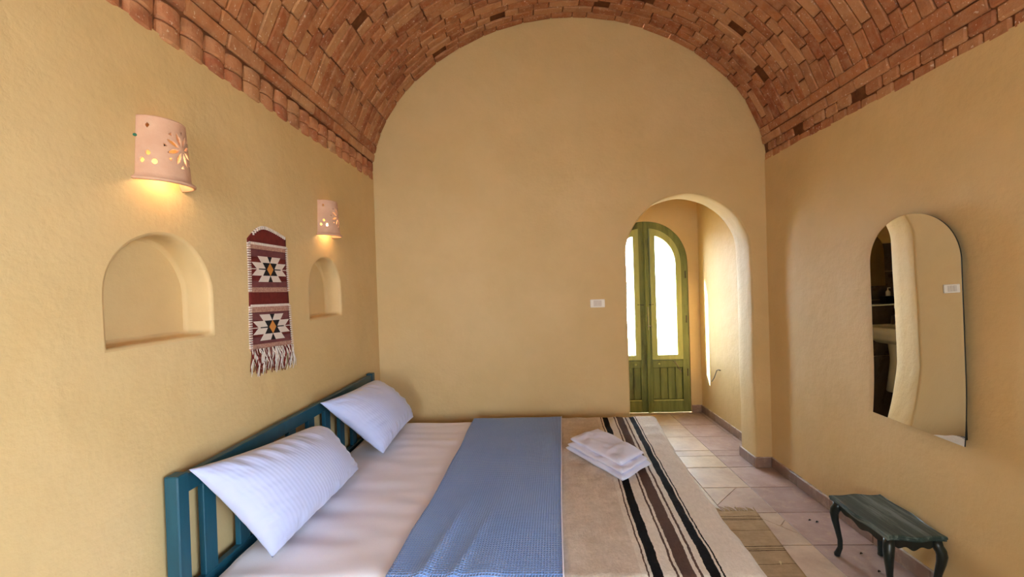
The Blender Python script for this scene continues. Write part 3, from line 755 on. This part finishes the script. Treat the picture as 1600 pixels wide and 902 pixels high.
# woven wall hanging
hg = empty('wall_hanging', (XL, 1.95, 1.2)); tag(hg, 'maroon woven wall hanging with two star motifs and a fringe', 'wall hanging')
HX = XL + .006
def hy(f, z):                      # f in 0..1 across, slight flare towards the bottom
    k = (1.79 - z) / .57; y0 = 1.803 + .004 * math.sin(k * 5); y1 = 2.093 + .028 * k ** 2; return y0 + (y1 - y0) * f
def zs_(z, f): return z - .020 * f * max(0, (1.55 - z) / .33 if z < 1.55 else 0) + (.0)
def band(z1, z0, name, mat, x=HX, top=None, nu=16, nv=6, t=.006):
    def fn(u, v):
        z = z0 + (z1 - z0) * v
        if top: z = z0 + (top(u) - z0) * v
        return (x, hy(u, z), zs_(z, u))
    V, F, uv = grid(nu, nv, fn); return solidify(mk(name, V, F, mat, hg, uv, True), t, -1)
topf = lambda u: 1.728 + .070 * min(1, max(0, math.sin(PI * min(.5, u / .42 * .5 + .02)))) - .034 * max(0, (u - .45) / .55) ** 1.3
band(1.79, 1.715, 'top_flap', MAROON, top=topf, nu=24)
segs = [(1.715, 1.690, PINKW), (1.690, 1.655, PLUM), (1.655, 1.545, MAROON), (1.545, 1.517, PLUM), (1.517, 1.495, PINKW), (1.495, 1.435, MAROON), (1.435, 1.405, PINKW), (1.405, 1.368, PLUM), (1.368, 1.295, MAROON), (1.295, 1.262, PLUM), (1.262, 1.235, PINKW)]
for a, b, m_ in segs: band(a, b, 'woven_band', m_)
def motif(zc, h):
    def quad(pts, mat, name, x):
        V = [(x, hy(.5 + q[0] * .5, zc + h * q[1]), zs_(zc + h * q[1], .5 + q[0] * .5)) for q in pts]
        V2 = [(v[0] - .002, v[1], v[2]) for v in V]; n = len(V)
        return V + V2, [tuple(range(n))] + [(i, (i + 1) % n, (i + 1) % n + n, i + n) for i in range(n)]
    x = HX + .0025
    cr, bk, og = MB(), MB(), MB()
    for sx in (-1, 1):
        for sy in (-1, 1):
            f = lambda P: [(sx * a, sy * b) for a, b in P]
            cr.add(*quad(f([(0, .5), (.10, .98), (.60, .98), (.42, .5)]), CREAM, '', x))
            cr.add(*quad(f([(.22, 0), (.38, .5), (.90, .5), (.64, 0)]), CREAM, '', x))
        cr.add(*quad([(sx * .62, -.03), (sx * .98, -.03), (sx * .98, .03), (sx * .62, .03)], CREAM, '', x))
        bk.add(*quad([(sx * .2, -.05), (sx * .58, -.04), (sx * .58, .04), (sx * .2, .05)], BLACKW, '', x + .0006))
    for sy in (-1, 1):
        f = lambda P: [(a, sy * b) for a, b in P]
        bk.add(*quad(f([(-.22, 0), (-.38, .5), (.38, .5), (.22, 0)]), BLACKW, '', x + .0004)); bk.add(*quad(f([(0, .5), (-.12, .98), (.12, .98)]), BLACKW, '', x + .0004))
    og.add(*quad([(0, .5), (.17, 0), (0, -.5), (-.17, 0)], ORANGE, '', x + .001))
    fixn(cr.build('cream_star', CREAM, hg)); fixn(bk.build('black_star', BLACKW, hg)); fixn(og.build('orange_diamond', ORANGE, hg))
motif(1.600, .060); motif(1.335, .060)
rs = random.Random(3); st = MB()
for f in (0.0, 1.0):
    z = 1.712
    while z > 1.24:
        if not (1.435 < z < 1.495): yv = hy(f, z); zz = zs_(z, f); st.box(HX - .004, HX + .0045, yv - .007, yv + .007, zz - .003, zz + .003)
        z -= .0105
for z in (1.715, 1.435):
    for k in range(22): yv = hy((k + .5) / 22, z); zz = zs_(z, (k + .5) / 22); st.box(HX - .002, HX + .0045, yv - .004, yv + .004, zz - .006, zz + .005)
for k in range(18):
    u = .1 + .88 * (k + .5) / 18; yv = hy(u, 1.78); zz = topf(u); st.box(HX - .004, HX + .005, yv - .003, yv + .003, zz - .012, zz + .003)
tag(st.build('whip_stitching', CREAM, hg), kind='stuff')
for mat, nm, ph in ((CREAM, 'cream_fringe', 0), (MAROON, 'maroon_fringe', 1)):
    fr = MB()
    for k in range(62 if ph == 0 else 40):
        u = (k + rs.random()) / (62 if ph == 0 else 40); yv = hy(u, 1.24); z = zs_(1.245, u) - .003; L = rs.uniform(.085, .125); dy = rs.uniform(-.03, .04); x = HX + rs.uniform(0, .008)
        fr.tube([(x, yv, z), (x + .004, yv + dy * .3 + rs.uniform(-.014, .014), z - L * .35), (x + .003, yv + dy * .7 + rs.uniform(-.014, .014), z - L * .7), (x, yv + dy, z - L)], [.0026, .0025, .0023, .0015], 5)
    tag(fr.build(nm, mat, hg, True), kind='stuff')

# ------------------------------------------------------------------ bed
PY0, PY1 = 1.325, 3.035; BT = .498          # posts, top of the mattress
bed = empty('bed_frame', (-.2, 2.2, 0)); tag(bed, 'teal painted wooden bed frame with slatted headboard against the left wall', 'bed')
def ht(y): return .895 - .022 * (y - PY0) / (PY1 - PY0)
for y in (PY0, PY1): MB().box(XL + .018, XL + .066, y, y + .048, 0, ht(y), .004).build('headboard_post', TEAL, bed)
def rail(z, h, name):
    V, F = bevbox(.03, PY1 - PY0 - .048, h, .003); V = [(x + XL + .045, yv + (PY0 + PY1 + .048) / 2, zz + z - .022 * (yv + (PY1 - PY0) / 2) / (PY1 - PY0)) for x, yv, zz in V]; mk(name, V, F, TEAL, bed)
rail(.855, .062, 'top_rail'); rail(.45, .09, 'lower_rail');
for k in range(9):
    y = PY0 + .118 + k * (PY1 - PY0 - .10) / 9; MB().box(XL + .034, XL + .056, y, y + .06, .47, ht(y) - .07, .002).build('headboard_slat', TEAL, bed)
for y in (1.40, 3.05): MB().box(XL + .066, .66, y, y + .03, .20, .31, .004).build('side_rail', TEAL, bed)
MB().box(.66, .70, 1.40, 3.08, .20, .31, .004).build('foot_rail', TEAL, bed)
for y in (1.40, 3.03): MB().box(.64, .70, y, y + .05, 0, .20, .004).build('leg', TEAL, bed)
for k in range(9): MB().box(-1.05 + k * .2, -.95 + k * .2, 1.43, 3.05, .285, .302, .002).build('bed_slat', TEAL, bed)
# mattress in a white sheet
def bedz(x, y, extra=0.):            # height of the made bed surface
    return BT + .004 * noise.noise(Vector((x * 2.2, y * 2.2, 1))) + extra
MX0, MX1, MY0, MY1 = XL + .075, .735, 1.39, 3.10
def rbox(u, v, nx=40):
    pass
bm = bmesh.new(); nX, nY, nZ = 60, 56, 6
def sup(c, lo, hi, r): return c
V, F = [], []
def mpt(x, y, z):
    # rounded box: pull the point onto a rounded shell
    r = .055; lo = Vector((MX0 + r, MY0 + r, .305 + r * .6)); hi = Vector((MX1 - r, MY1 - r, BT - r))
    p = Vector((x, y, z)); c = Vector((min(max(p.x, lo.x), hi.x), min(max(p.y, lo.y), hi.y), min(max(p.z, lo.z), hi.z))); d = p - c
    if d.length > 1e-6: p = c + d.normalized() * r if d.length > r * .2 else p
    w = .0045 * noise.noise(Vector((p.x * 2.2, p.y * 2.2, 1)))
    if p.z > BT - .02:
        q = p.x * .35 + p.y; w += .007 * noise.noise(Vector((p.x * 4, p.y * 11, 2))) * (1 if p.x < -.3 else .3)
        w += .0030 * math.sin(30 * (p.y + .25 * p.x) + 4 * noise.noise(Vector((p.x * 2, p.y * 2, 5)))) * max(0, noise.noise(Vector((p.x * 1.6, p.y * 1.6, 9))) + .15) * (1 if p.x < -.35 else 0)
    return (p.x, p.y, p.z + w)
surf = MB()
def face(fn, nu, nv):
    V, F, uv = grid(nu, nv, fn); surf.add([mpt(*v) for v in V], F)
face(lambda u, v: (MX0 + (MX1 - MX0) * u, MY0 + (MY1 - MY0) * v, BT), 110, 110)
face(lambda u, v: (MX0 + (MX1 - MX0) * u, MY0, .305 + (BT - .305) * v), 110, 12)
face(lambda u, v: (MX0 + (MX1 - MX0) * u, MY1, .305 + (BT - .305) * (1 - v)), 110, 12)
face(lambda u, v: (MX0, MY0 + (MY1 - MY0) * u, .305 + (BT - .305) * (1 - v)), 110, 12)
face(lambda u, v: (MX1, MY0 + (MY1 - MY0) * u, .305 + (BT - .305) * v), 110, 12)
face(lambda u, v: (MX0 + (MX1 - MX0) * u, MY0 + (MY1 - MY0) * (1 - v), .305), 8, 8)
o = mk('mattress', surf.V, surf.F, SHEET, None, [(v[0], v[1] + v[2]) for v in surf.V], True); fixn(o)
bm = bmesh.new(); bm.from_mesh(o.data); bmesh.ops.remove_doubles(bm, verts=bm.verts, dist=.0008); bmesh.ops.recalc_face_normals(bm, faces=bm.faces); bm.to_mesh(o.data); bm.free()
for p in o.data.polygons: p.use_smooth = True
tag(o, 'wide mattress covered with a pinkish white sheet on the bed frame', 'mattress')
# cloths across the bed
def interp(pts, y):
    if y <= pts[0][0]: return pts[0][1] + (pts[1][1] - pts[0][1]) / (pts[1][0] - pts[0][0]) * (y - pts[0][0])
    for (a, p), (b, q) in zip(pts, pts[1:]):
        if y <= b: return p + (q - p) * (y - a) / (b - a)
    (a, p), (b, q) = pts[-2:]; return q + (q - p) / (b - a) * (y - b)
BLE = [(1.416, .081), (1.86, .108), (3.067, .201)]        # left edge of the striped blanket
BLU = [(1.431, -.520), (1.67, -.505), (1.871, -.477), (2.239, -.468), (2.56, -.452), (3.134, -.436)]
BRE = [(1.40, .770), (1.75, .778), (2.07, .797), (2.47, .826), (2.9, .872), (3.1, .90)]
def lay(v, gap):                    # v metres along the cloth in y; returns (y, z) draped over the two long sides
    r = .05 + gap; y0, y1 = MY0 - gap, MY1 + gap; zt = BT + gap; L = y1 - y0 - 2 * r; q = PI / 2 * r
    if v < 0: v = -v; flip = True
    s = v
    return s
def drape(s, y0, y1, zt, r):         # s = 0 at the start of the flat part
    L = (y1 - r) - (y0 + r)
    if s < 0:
        a = -s / r
        if a < PI / 2: return (y0 + r - r * math.sin(a), zt - r + r * math.cos(a))
        return (y0, zt - r - (-s - r * PI / 2))
    if s > L:
        a = (s - L) / r
        if a < PI / 2: return (y1 - r + r * math.sin(a), zt - r + r * math.cos(a))
        return (y1, zt - r - (s - L - r * PI / 2))
    return (y0 + r + s, zt)
def blue_fn(u, v):
    s = -.26 + v * (1.62 + .50); y, z = drape(s, MY0 - .006, MY1 + .006, BT + .016, .03)
    yy = min(max(y, 1.41), 3.1); xl, xr = interp(BLU, yy), interp(BLE, yy) + .004
    x = xl + (xr - xl) * u
    fold = 0
    d1 = (x + .50) - .16 * (y - 1.40) / .45
    if z > BT - .03:
        fold += .013 * math.exp(-((x + .40 - .20 * (y - 1.4)) / .022) ** 2) * max(0, 1 - (y - 1.35) / .75)
        fold += .010 * math.exp(-((x + .29 - .26 * (y - 1.4)) / .018) ** 2) * max(0, 1 - (y - 1.35) / .65)
        fold += .006 * math.exp(-((x + .18 - .10 * (y - 1.4)) / .05) ** 2) * max(0, 1 - (y - 1.35) / 1.0)
        fold += .004 * (noise.noise(Vector((x * 7, y * 3, 3))) + .5)
    else: x += .012 * noise.noise(Vector((x * 6, 2, z * 2)))
    return (x + .006 * noise.noise(Vector((3, y * 3, 1))) * (1 - u), y - (.010 * noise.noise(Vector((x * 9, 1, 1))) if z < BT - .03 else 0), z + max(0, fold))
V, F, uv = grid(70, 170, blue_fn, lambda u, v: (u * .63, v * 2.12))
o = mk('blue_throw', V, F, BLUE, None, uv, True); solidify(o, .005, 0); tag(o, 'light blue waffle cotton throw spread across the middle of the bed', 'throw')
def hem_fn(u, v):
    s = -.26 + v * 2.12; y, z = drape(s, MY0 - .008, MY1 + .008, BT + .0195, .03); x = interp(BLE, min(max(y, 1.41), 3.1)); return (x + .001 + u * .005, y, z + (.002 if z > BT - .03 else 0) + .004 * (noise.noise(Vector((x * 7, y * 3, 3))) + .5))
V, F, uv = grid(2, 120, hem_fn, lambda u, v: (u * .01, v)); solidify(mk('hem', V, F, SHEET, o, uv, True), .002, 0)
def blanket_fn(u, v):
    s = -.24 + v * (1.62 + .46); y, z = drape(s, MY0 - .004, MY1 + .004, BT + .006, .03)
    yy = min(max(y, 1.40), 3.1); xl, xr = interp(BLE, yy) - .05, interp(BRE, yy)
    t = u * (.78 + .25); r = .045; xf = xr - r; L = xf - xl; x = xl + t; dz = 0
    if x > xf:
        a = (t - L) / r
        if a < PI / 2: x = xf + r * math.sin(a); dz = -r + r * math.cos(a)
        else: x = xr + .02 * (t - L - r * PI / 2); dz = -r - (t - L - r * PI / 2)
    w = .006 * (noise.noise(Vector((x * 5, y * 5, 7))) + .3) + .004 * noise.noise(Vector((x * 14, y * 10, 8)))
    if x > .62: w += .007 * noise.noise(Vector((x * 4, y * 12, 11)))
    if dz < -.02: x += .012 * noise.noise(Vector((y * 7, dz * 3, 2))); w = 0
    else: x += .004 * noise.noise(Vector((y * 8, 3, 2)))
    return (x, y, z + dz + max(-.002, w))
def blanket_uv(u, v): return (u * 1.03 - .05, v * 2.08)
V, F, uv = grid(90, 150, blanket_fn, blanket_uv)
o = mk('striped_blanket', V, F, BLANKET, None, uv, True); solidify(o, .006, 0); tag(o, 'cream wool blanket with black and brown stripes over the foot of the bed', 'blanket')
# pillows
def pillow(A, B, C, D, th, seed, label):
    A, B, C, D = map(Vector, (A, B, C, D)); nrm = ((C - A).cross(D - B)).normalized()
    if nrm.x < 0: nrm = -nrm
    nu, nv = 80, 60
    W_, H_ = ((D - A).length + (C - B).length) / 2, ((B - A).length + (C - D).length) / 2
    def pt(u, v, side):
        a, b = 2 * u - 1, 2 * v - 1
        # pinch the edges between the corners
        pu = .5 + a / 2 * (1 - .05 * (1 - b * b)); pv = .5 + b / 2 * (1 - .07 * (1 - a * a))
        p = (A * (1 - pv) + B * pv) * (1 - pu) + (D * (1 - pv) + C * pv) * pu
        if a > 0 and b < 0: p = p.lerp((A + B + C + D) / 4, .10 * (a * -b) ** 5)
        e = max(0, (1 - abs(a) ** 2.6)) ** .55 * max(0, (1 - abs(b) ** 2.6)) ** .55
        edge = 1 - min(1, min(1 - abs(a), 1 - abs(b)) / .45)
        wr = .010 * noise.noise(Vector((u * W_ * 5, v * H_ * 5, seed))) * e
        q = Vector((u * W_ * (26 if abs(b) > abs(a) else 6), v * H_ * (6 if abs(b) > abs(a) else 26), seed + 4)); wr += .022 * edge * noise.noise(q) * min(1, e * 1.6)
        d = th * e * (1.0 if side > 0 else .55) + wr * (1 if side > 0 else .3)
        return p + nrm * (d * side)
    V = [pt(i / nu, j / nv, 1) for j in range(nv + 1) for i in range(nu + 1)]; n = len(V)
    V += [pt(i / nu, j / nv, -1) for j in range(nv + 1) for i in range(nu + 1)]
    F = []
    for j in range(nv):
        for i in range(nu):
            a = j * (nu + 1) + i; F += [(a, a + 1, a + nu + 2, a + nu + 1), (n + a, n + a + nu + 1, n + a + nu + 2, n + a + 1)]
    uv = [(i / nu * W_, j / nv * H_) for j in range(nv + 1) for i in range(nu + 1)] * 2
    o = mk('pillow', V, F, PILLOW, None, uv, True)
    bm = bmesh.new(); bm.from_mesh(o.data); bmesh.ops.remove_doubles(bm, verts=bm.verts, dist=.0003); bmesh.ops.recalc_face_normals(bm, faces=bm.faces); bm.to_mesh(o.data); bm.free()
    for p in o.data.polygons: p.use_smooth = True
    tag(o, label, 'pillow', 'pillows against the headboard')
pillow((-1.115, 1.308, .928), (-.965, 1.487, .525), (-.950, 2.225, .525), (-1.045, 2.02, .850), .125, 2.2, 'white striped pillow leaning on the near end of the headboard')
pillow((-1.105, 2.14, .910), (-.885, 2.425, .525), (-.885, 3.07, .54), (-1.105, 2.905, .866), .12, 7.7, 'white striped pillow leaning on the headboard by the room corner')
# folded towel
tw = empty('folded_towel', (.43, 2.43, BT)); tag(tw, 'white folded towel lying on the striped blanket', 'towel')
def towel_slab(P, z0, h, name, seed, lip):
    P = [Vector((x, y)) for x, y in P]; nu, nv = 44, 34
    def pt(u, v, top):
        p = (P[0] * (1 - v) + P[3] * v) * (1 - u) + (P[1] * (1 - v) + P[2] * v) * u
        e = min(1, (min(u, 1 - u) / .20), (min(v, 1 - v) / .24)); rr = math.sqrt(max(0, 1 - (1 - e) ** 2)); cc = sum(P, Vector((0, 0))) / 4
        bulge = .5 * h * rr
        w = (.015 * noise.noise(Vector((p.x * 9, p.y * 9, seed))) + .009 * noise.noise(Vector((p.x * 24, p.y * 24, seed + 3)))) * rr
        sq = cc + (p - cc) * (1 - .03 * noise.noise(Vector((p.x * 14, p.y * 14, seed + 5))))
        return (sq.x, sq.y, z0 + h / 2 + (bulge + w if top else -bulge))
    V = [pt(i / nu, j / nv, 1) for j in range(nv + 1) for i in range(nu + 1)]; n = len(V); V += [pt(i / nu, j / nv, 0) for j in range(nv + 1) for i in range(nu + 1)]; F = []
    for j in range(nv):
        for i in range(nu):
            a = j * (nu + 1) + i; F += [(a, a + 1, a + nu + 2, a + nu + 1), (n + a, n + a + nu + 1, n + a + nu + 2, n + a + 1)]
    o = mk(name, V, F, TOWEL, tw, [(v[0], v[1] + v[2]) for v in V], True)
    bm = bmesh.new(); bm.from_mesh(o.data); bmesh.ops.remove_doubles(bm, verts=bm.verts, dist=.0003); bmesh.ops.recalc_face_normals(bm, faces=bm.faces); bm.to_mesh(o.data); bm.free()
    for p in o.data.polygons: p.use_smooth = True
z = BT + .010
towel_slab([(.182, 2.47), (.425, 2.05), (.61, 2.235), (.40, 2.67)], z, .040, 'lower_fold', 1, 0)
towel_slab([(.192, 2.46), (.428, 2.07), (.595, 2.24), (.40, 2.65)], z + .026, .036, 'middle_fold', 4, 0)
towel_slab([(.212, 2.475), (.43, 2.12), (.582, 2.262), (.40, 2.65)], z + .048, .040, 'upper_fold', 8, 0)

# ------------------------------------------------------------------ rug beside the bed
rg = empty('rug', (1.0, 2.0, 0)); tag(rg, 'brown striped flatweave rug on the tiles beside the bed', 'rug')
def rug_fn(u, v):
    y = 1.25 + 1.475 * v; xr = 1.394 + (y - 2.72) * .122; x = xr - .60 + .60 * u
    return (x + .004 * noise.noise(Vector((y * 6, 0, 1))), y + .012 * noise.noise(Vector((x * 5, 2, 4))), .004 + .004 * max(0, noise.noise(Vector((x * 5, y * 4, 6)))))
V, F, uv = grid(40, 80, rug_fn, lambda u, v: (u * .60, (1 - v) * 1.475)); rbd = solidify(mk('rug_body', V, F, RUG, rg, uv, True), .003, 1)
fr = MB(); rs = random.Random(8)
for k in range(70):
    p = rug_fn((k + .5) / 70, 1); L = rs.uniform(.03, .06); dx = rs.uniform(-.03, .03)
    fr.tube([(p[0], p[1] - .004, .006), (p[0] + dx * .4, p[1] + L * .5, .009), (p[0] + dx, p[1] + L, .004)], [.0026, .0024, .0016], 5)
tag(fr.build('fringe', RUG if False else simple('rug_yarn', lin(176, 152, 116), .95), rbd, True), kind='stuff')
V, F, uv = grid(6, 3, lambda u, v: (1.245 + .012 * (v - .5) * math.sin(PI * u) + .008 * u, 2.20 + .03 * u, .012 + .006 * math.sin(u * 3)))
o = solidify(mk('dry_leaf', V, F, LEAFM, None, uv, True), .001); tag(o, 'small pale dry leaf lying on the brown rug', 'leaf')
for x, y, w_ in [(1.66, 2.62, 'left of two close dark crumbs on the tiles left of the small table'), (1.69, 2.60, 'right of two close dark crumbs on the tiles left of the small table'), (1.72, 2.30, 'tiny dark crumb on the tile under the far end of the small table'), (1.70, 2.16, 'tiny dark crumb on the tile below the middle of the small table')]:
    mb_ = MB().tube([(x - .006, y, .004), (x, y + .004, .006), (x + .007, y + .002, .004)], [.003, .0045, .002], 6); tag(mb_.build('crumb', DUST, None, True), w_, 'crumb', 'crumbs on the floor tiles')

# ------------------------------------------------------------------ small table with cabriole legs
tbx = empty('side_table', (1.69, 2.115, 0)); tag(tbx, 'small dark teal table with curved legs beside the right wall', 'table')
TZ = .315; A, B, C, D = Vector((1.565, 2.315)), Vector((1.838, 2.315)), Vector((1.815, 1.925)), Vector((1.562, 1.94))
def tb(u, v): p = (A * (1 - u) + B * u) * (1 - v) + (D * (1 - u) + C * u) * v; return p
def edge_loop(scale):
    L = []; n = 16; c = tb(.5, .5)
    for e in range(4):
        for k in range(n):
            t = k / n; w = -.030 * (math.sin(2 * PI * t + PI / 2) - 1) * .5 - .022 + .010 * math.cos(4 * PI * t)
            if abs(t - 0) < .05: w = -.012
            u, v = [(t, 0), (1, t), (1 - t, 1), (0, 1 - t)][e]
            o_ = [(0, -1), (1, 0), (0, 1), (-1, 0)][e]
            p = tb(u + o_[0] * w * (1 if e % 2 else 1) * 1.2, v + o_[1] * w)
            L.append(c + (p - c) * scale)
    return [(p.x, p.y) for p in L]
lp = [(.955, TZ - .024), (.985, TZ - .022), (.985, TZ - .014), (1.0, TZ - .012), (1.0, TZ - .005), (.988, TZ), (.965, TZ + .001), (.955, TZ - .0005)]
n = 64; V = []
for sc, zz in lp: V += [(x, y, zz) for x, y in edge_loop(sc)]
F = [(r * n + i, r * n + (i + 1) % n, (r + 1) * n + (i + 1) % n, (r + 1) * n + i) for r in range(len(lp) - 1) for i in range(n)]
F += [tuple(range(n))[::-1], tuple(range((len(lp) - 1) * n, len(lp) * n))]
fixn(mk('table_top', V, F, DARKW, tbx))
def apron(p, q, name):
    p, q = Vector(p), Vector(q); d = (q - p); nn = Vector((-d.y, d.x)).normalized() * .007; N = 24; top = TZ - .022; V = []
    for k in range(N + 1):
        t = k / N; z = top - .030 - .018 * (math.cos(2 * PI * (t - .5)) * .5 + .5) ** .7 - .007 * math.cos(6 * PI * (t - .5)) + .0
        c = p + d * t
        for s_ in (-1, 1): V += [(c.x + nn.x * s_, c.y + nn.y * s_, top), (c.x + nn.x * s_, c.y + nn.y * s_, z)]
    F = []
    for k in range(N):
        a, b = 4 * k, 4 * k + 4; F += [(a, b, b + 1, a + 1), (a + 2, a + 3, b + 3, b + 2), (a + 1, b + 1, b + 3, a + 3), (a, a + 2, b + 2, b)]
    F += [(0, 1, 3, 2), (4 * N, 4 * N + 2, 4 * N + 3, 4 * N + 1)]
    fixn(mk(name, V, F, DARKL, tbx))
ins = [tb(.115, .075), tb(.885, .075), tb(.885, .925), tb(.115, .925)]
for i in range(4): apron(ins[i], ins[(i + 1) % 4], 'apron')
cen = tb(.5, .5)
for p in ins:
    o_ = (p - cen); o_ = Vector((math.copysign(.7, o_.x), math.copysign(.7, o_.y)))
    prof_ = [(.29, 0, .020), (.262, .004, .022), (.245, .014, .0215), (.225, .018, .0205), (.19, .015, .0175), (.14, .005, .014), (.09, -.004, .012), (.05, -.004, .0115), (.025, .004, .0125), (.010, .010, .0145), (.001, .010, .013)]
    q = p
    MB().tube([(q.x + o_.x * d, q.y + o_.y * d, z) for z, d, r in prof_], [r for z, d, r in prof_], 10).build('leg', DARKL, tbx, True)

# ------------------------------------------------------------------ bathroom things (seen in the mirror)
sk = empty('wash_basin', (-.02, BYE - .02, .4)); tag(sk, 'white ceramic wash basin with half pedestal reflected in the mirror', 'basin')
SX, SY = -.04, BYE - .012
def basin_fn(u, v):
    a = PI * u; prof = [(.03, .70), (.13, .705), (.20, .75), (.235, .83), (.24, .875), (.225, .885), (.205, .875), (.17, .80), (.06, .765), (.0, .762)]
    t = v * (len(prof) - 1); i = min(len(prof) - 2, int(t)); f = t - i; r = prof[i][0] + (prof[i + 1][0] - prof[i][0]) * f; z = prof[i][1] + (prof[i + 1][1] - prof[i][1]) * f
    return (SX - r * math.cos(a), SY - r * 1.75 * math.sin(a) ** .8 * 1.0, z)
V, F, uv = grid(40, 36, basin_fn); fixn(mk('bowl', V, F, CERAMIC, sk, None, True))
MB().box(SX - .24, SX + .24, SY - .05, SY, .80, .90, .02).build('basin_back', CERAMIC, sk)
MB().tube([(SX, SY - .10, .74), (SX, SY - .10, .60), (SX, SY - .09, .47), (SX, SY - .08, .40)], [.085, .075, .062, .05], 16).build('half_pedestal', CERAMIC, sk, True)
MB().tube([(SX, SY - .04, .90), (SX, SY - .05, .98), (SX, SY - .10, 1.0), (SX, SY - .15, .97)], [.015, .013, .012, .011], 10).build('tap', WIRE, sk, True)
bs = empty('bathroom_shelf', (-.03, BYE - .02, 1.12)); tag(bs, 'small pale shelf on the bathroom wall reflected in the mirror', 'shelf')
MB().box(-.13, .22, BYE - .13, BYE - .011, 1.105, 1.12, .003).build('shelf_board', CERAMIC, bs)
for x in (-.10, .19): MB().box(x - .006, x + .006, BYE - .10, BYE - .011, 1.06, 1.105, .002).build('shelf_bracket', WIRE, bs)
o = MB().box(-.06, .06, BYE - .11, BYE - .03, 1.1205, 1.20, .006).build('toiletry_box', BLACKP); tag(o, 'black box on the bathroom shelf reflected in the mirror', 'box')
sp = empty('soap_bottle', (0, BYE - .07, 1.2005)); tag(sp, 'small pale pump bottle on the black box in the mirror reflection', 'bottle')
MB().tube([(0, BYE - .07, 1.2005), (0, BYE - .07, 1.245), (0, BYE - .07, 1.256), (0, BYE - .07, 1.262)], [.020, .020, .012, .008], 12).build('bottle_body', CERAMIC, sp, True)
MB().tube([(0, BYE - .07, 1.262), (0, BYE - .07, 1.285), (-.02, BYE - .08, 1.285)], .005, 8).build('pump', WHITEP, sp, True)
bmr = empty('bathroom_mirror', (.08, BYE - .01, 1.3)); tag(bmr, 'narrow arched mirror on the bathroom tiles seen in the reflection', 'mirror')
L = [(x + .14, z) for x, z in arch_loop(0, .155, 1.31, 1.68, .20, 24)]; V, F = prism(L, to, BYE - .022, BYE - .0115); o = fixn(mk('mirror_glass', V, F, MEDGE, bmr)); o.data.materials.append(SILVER)
for p in o.data.polygons:
    if p.normal.y < -.9: p.material_index = 1
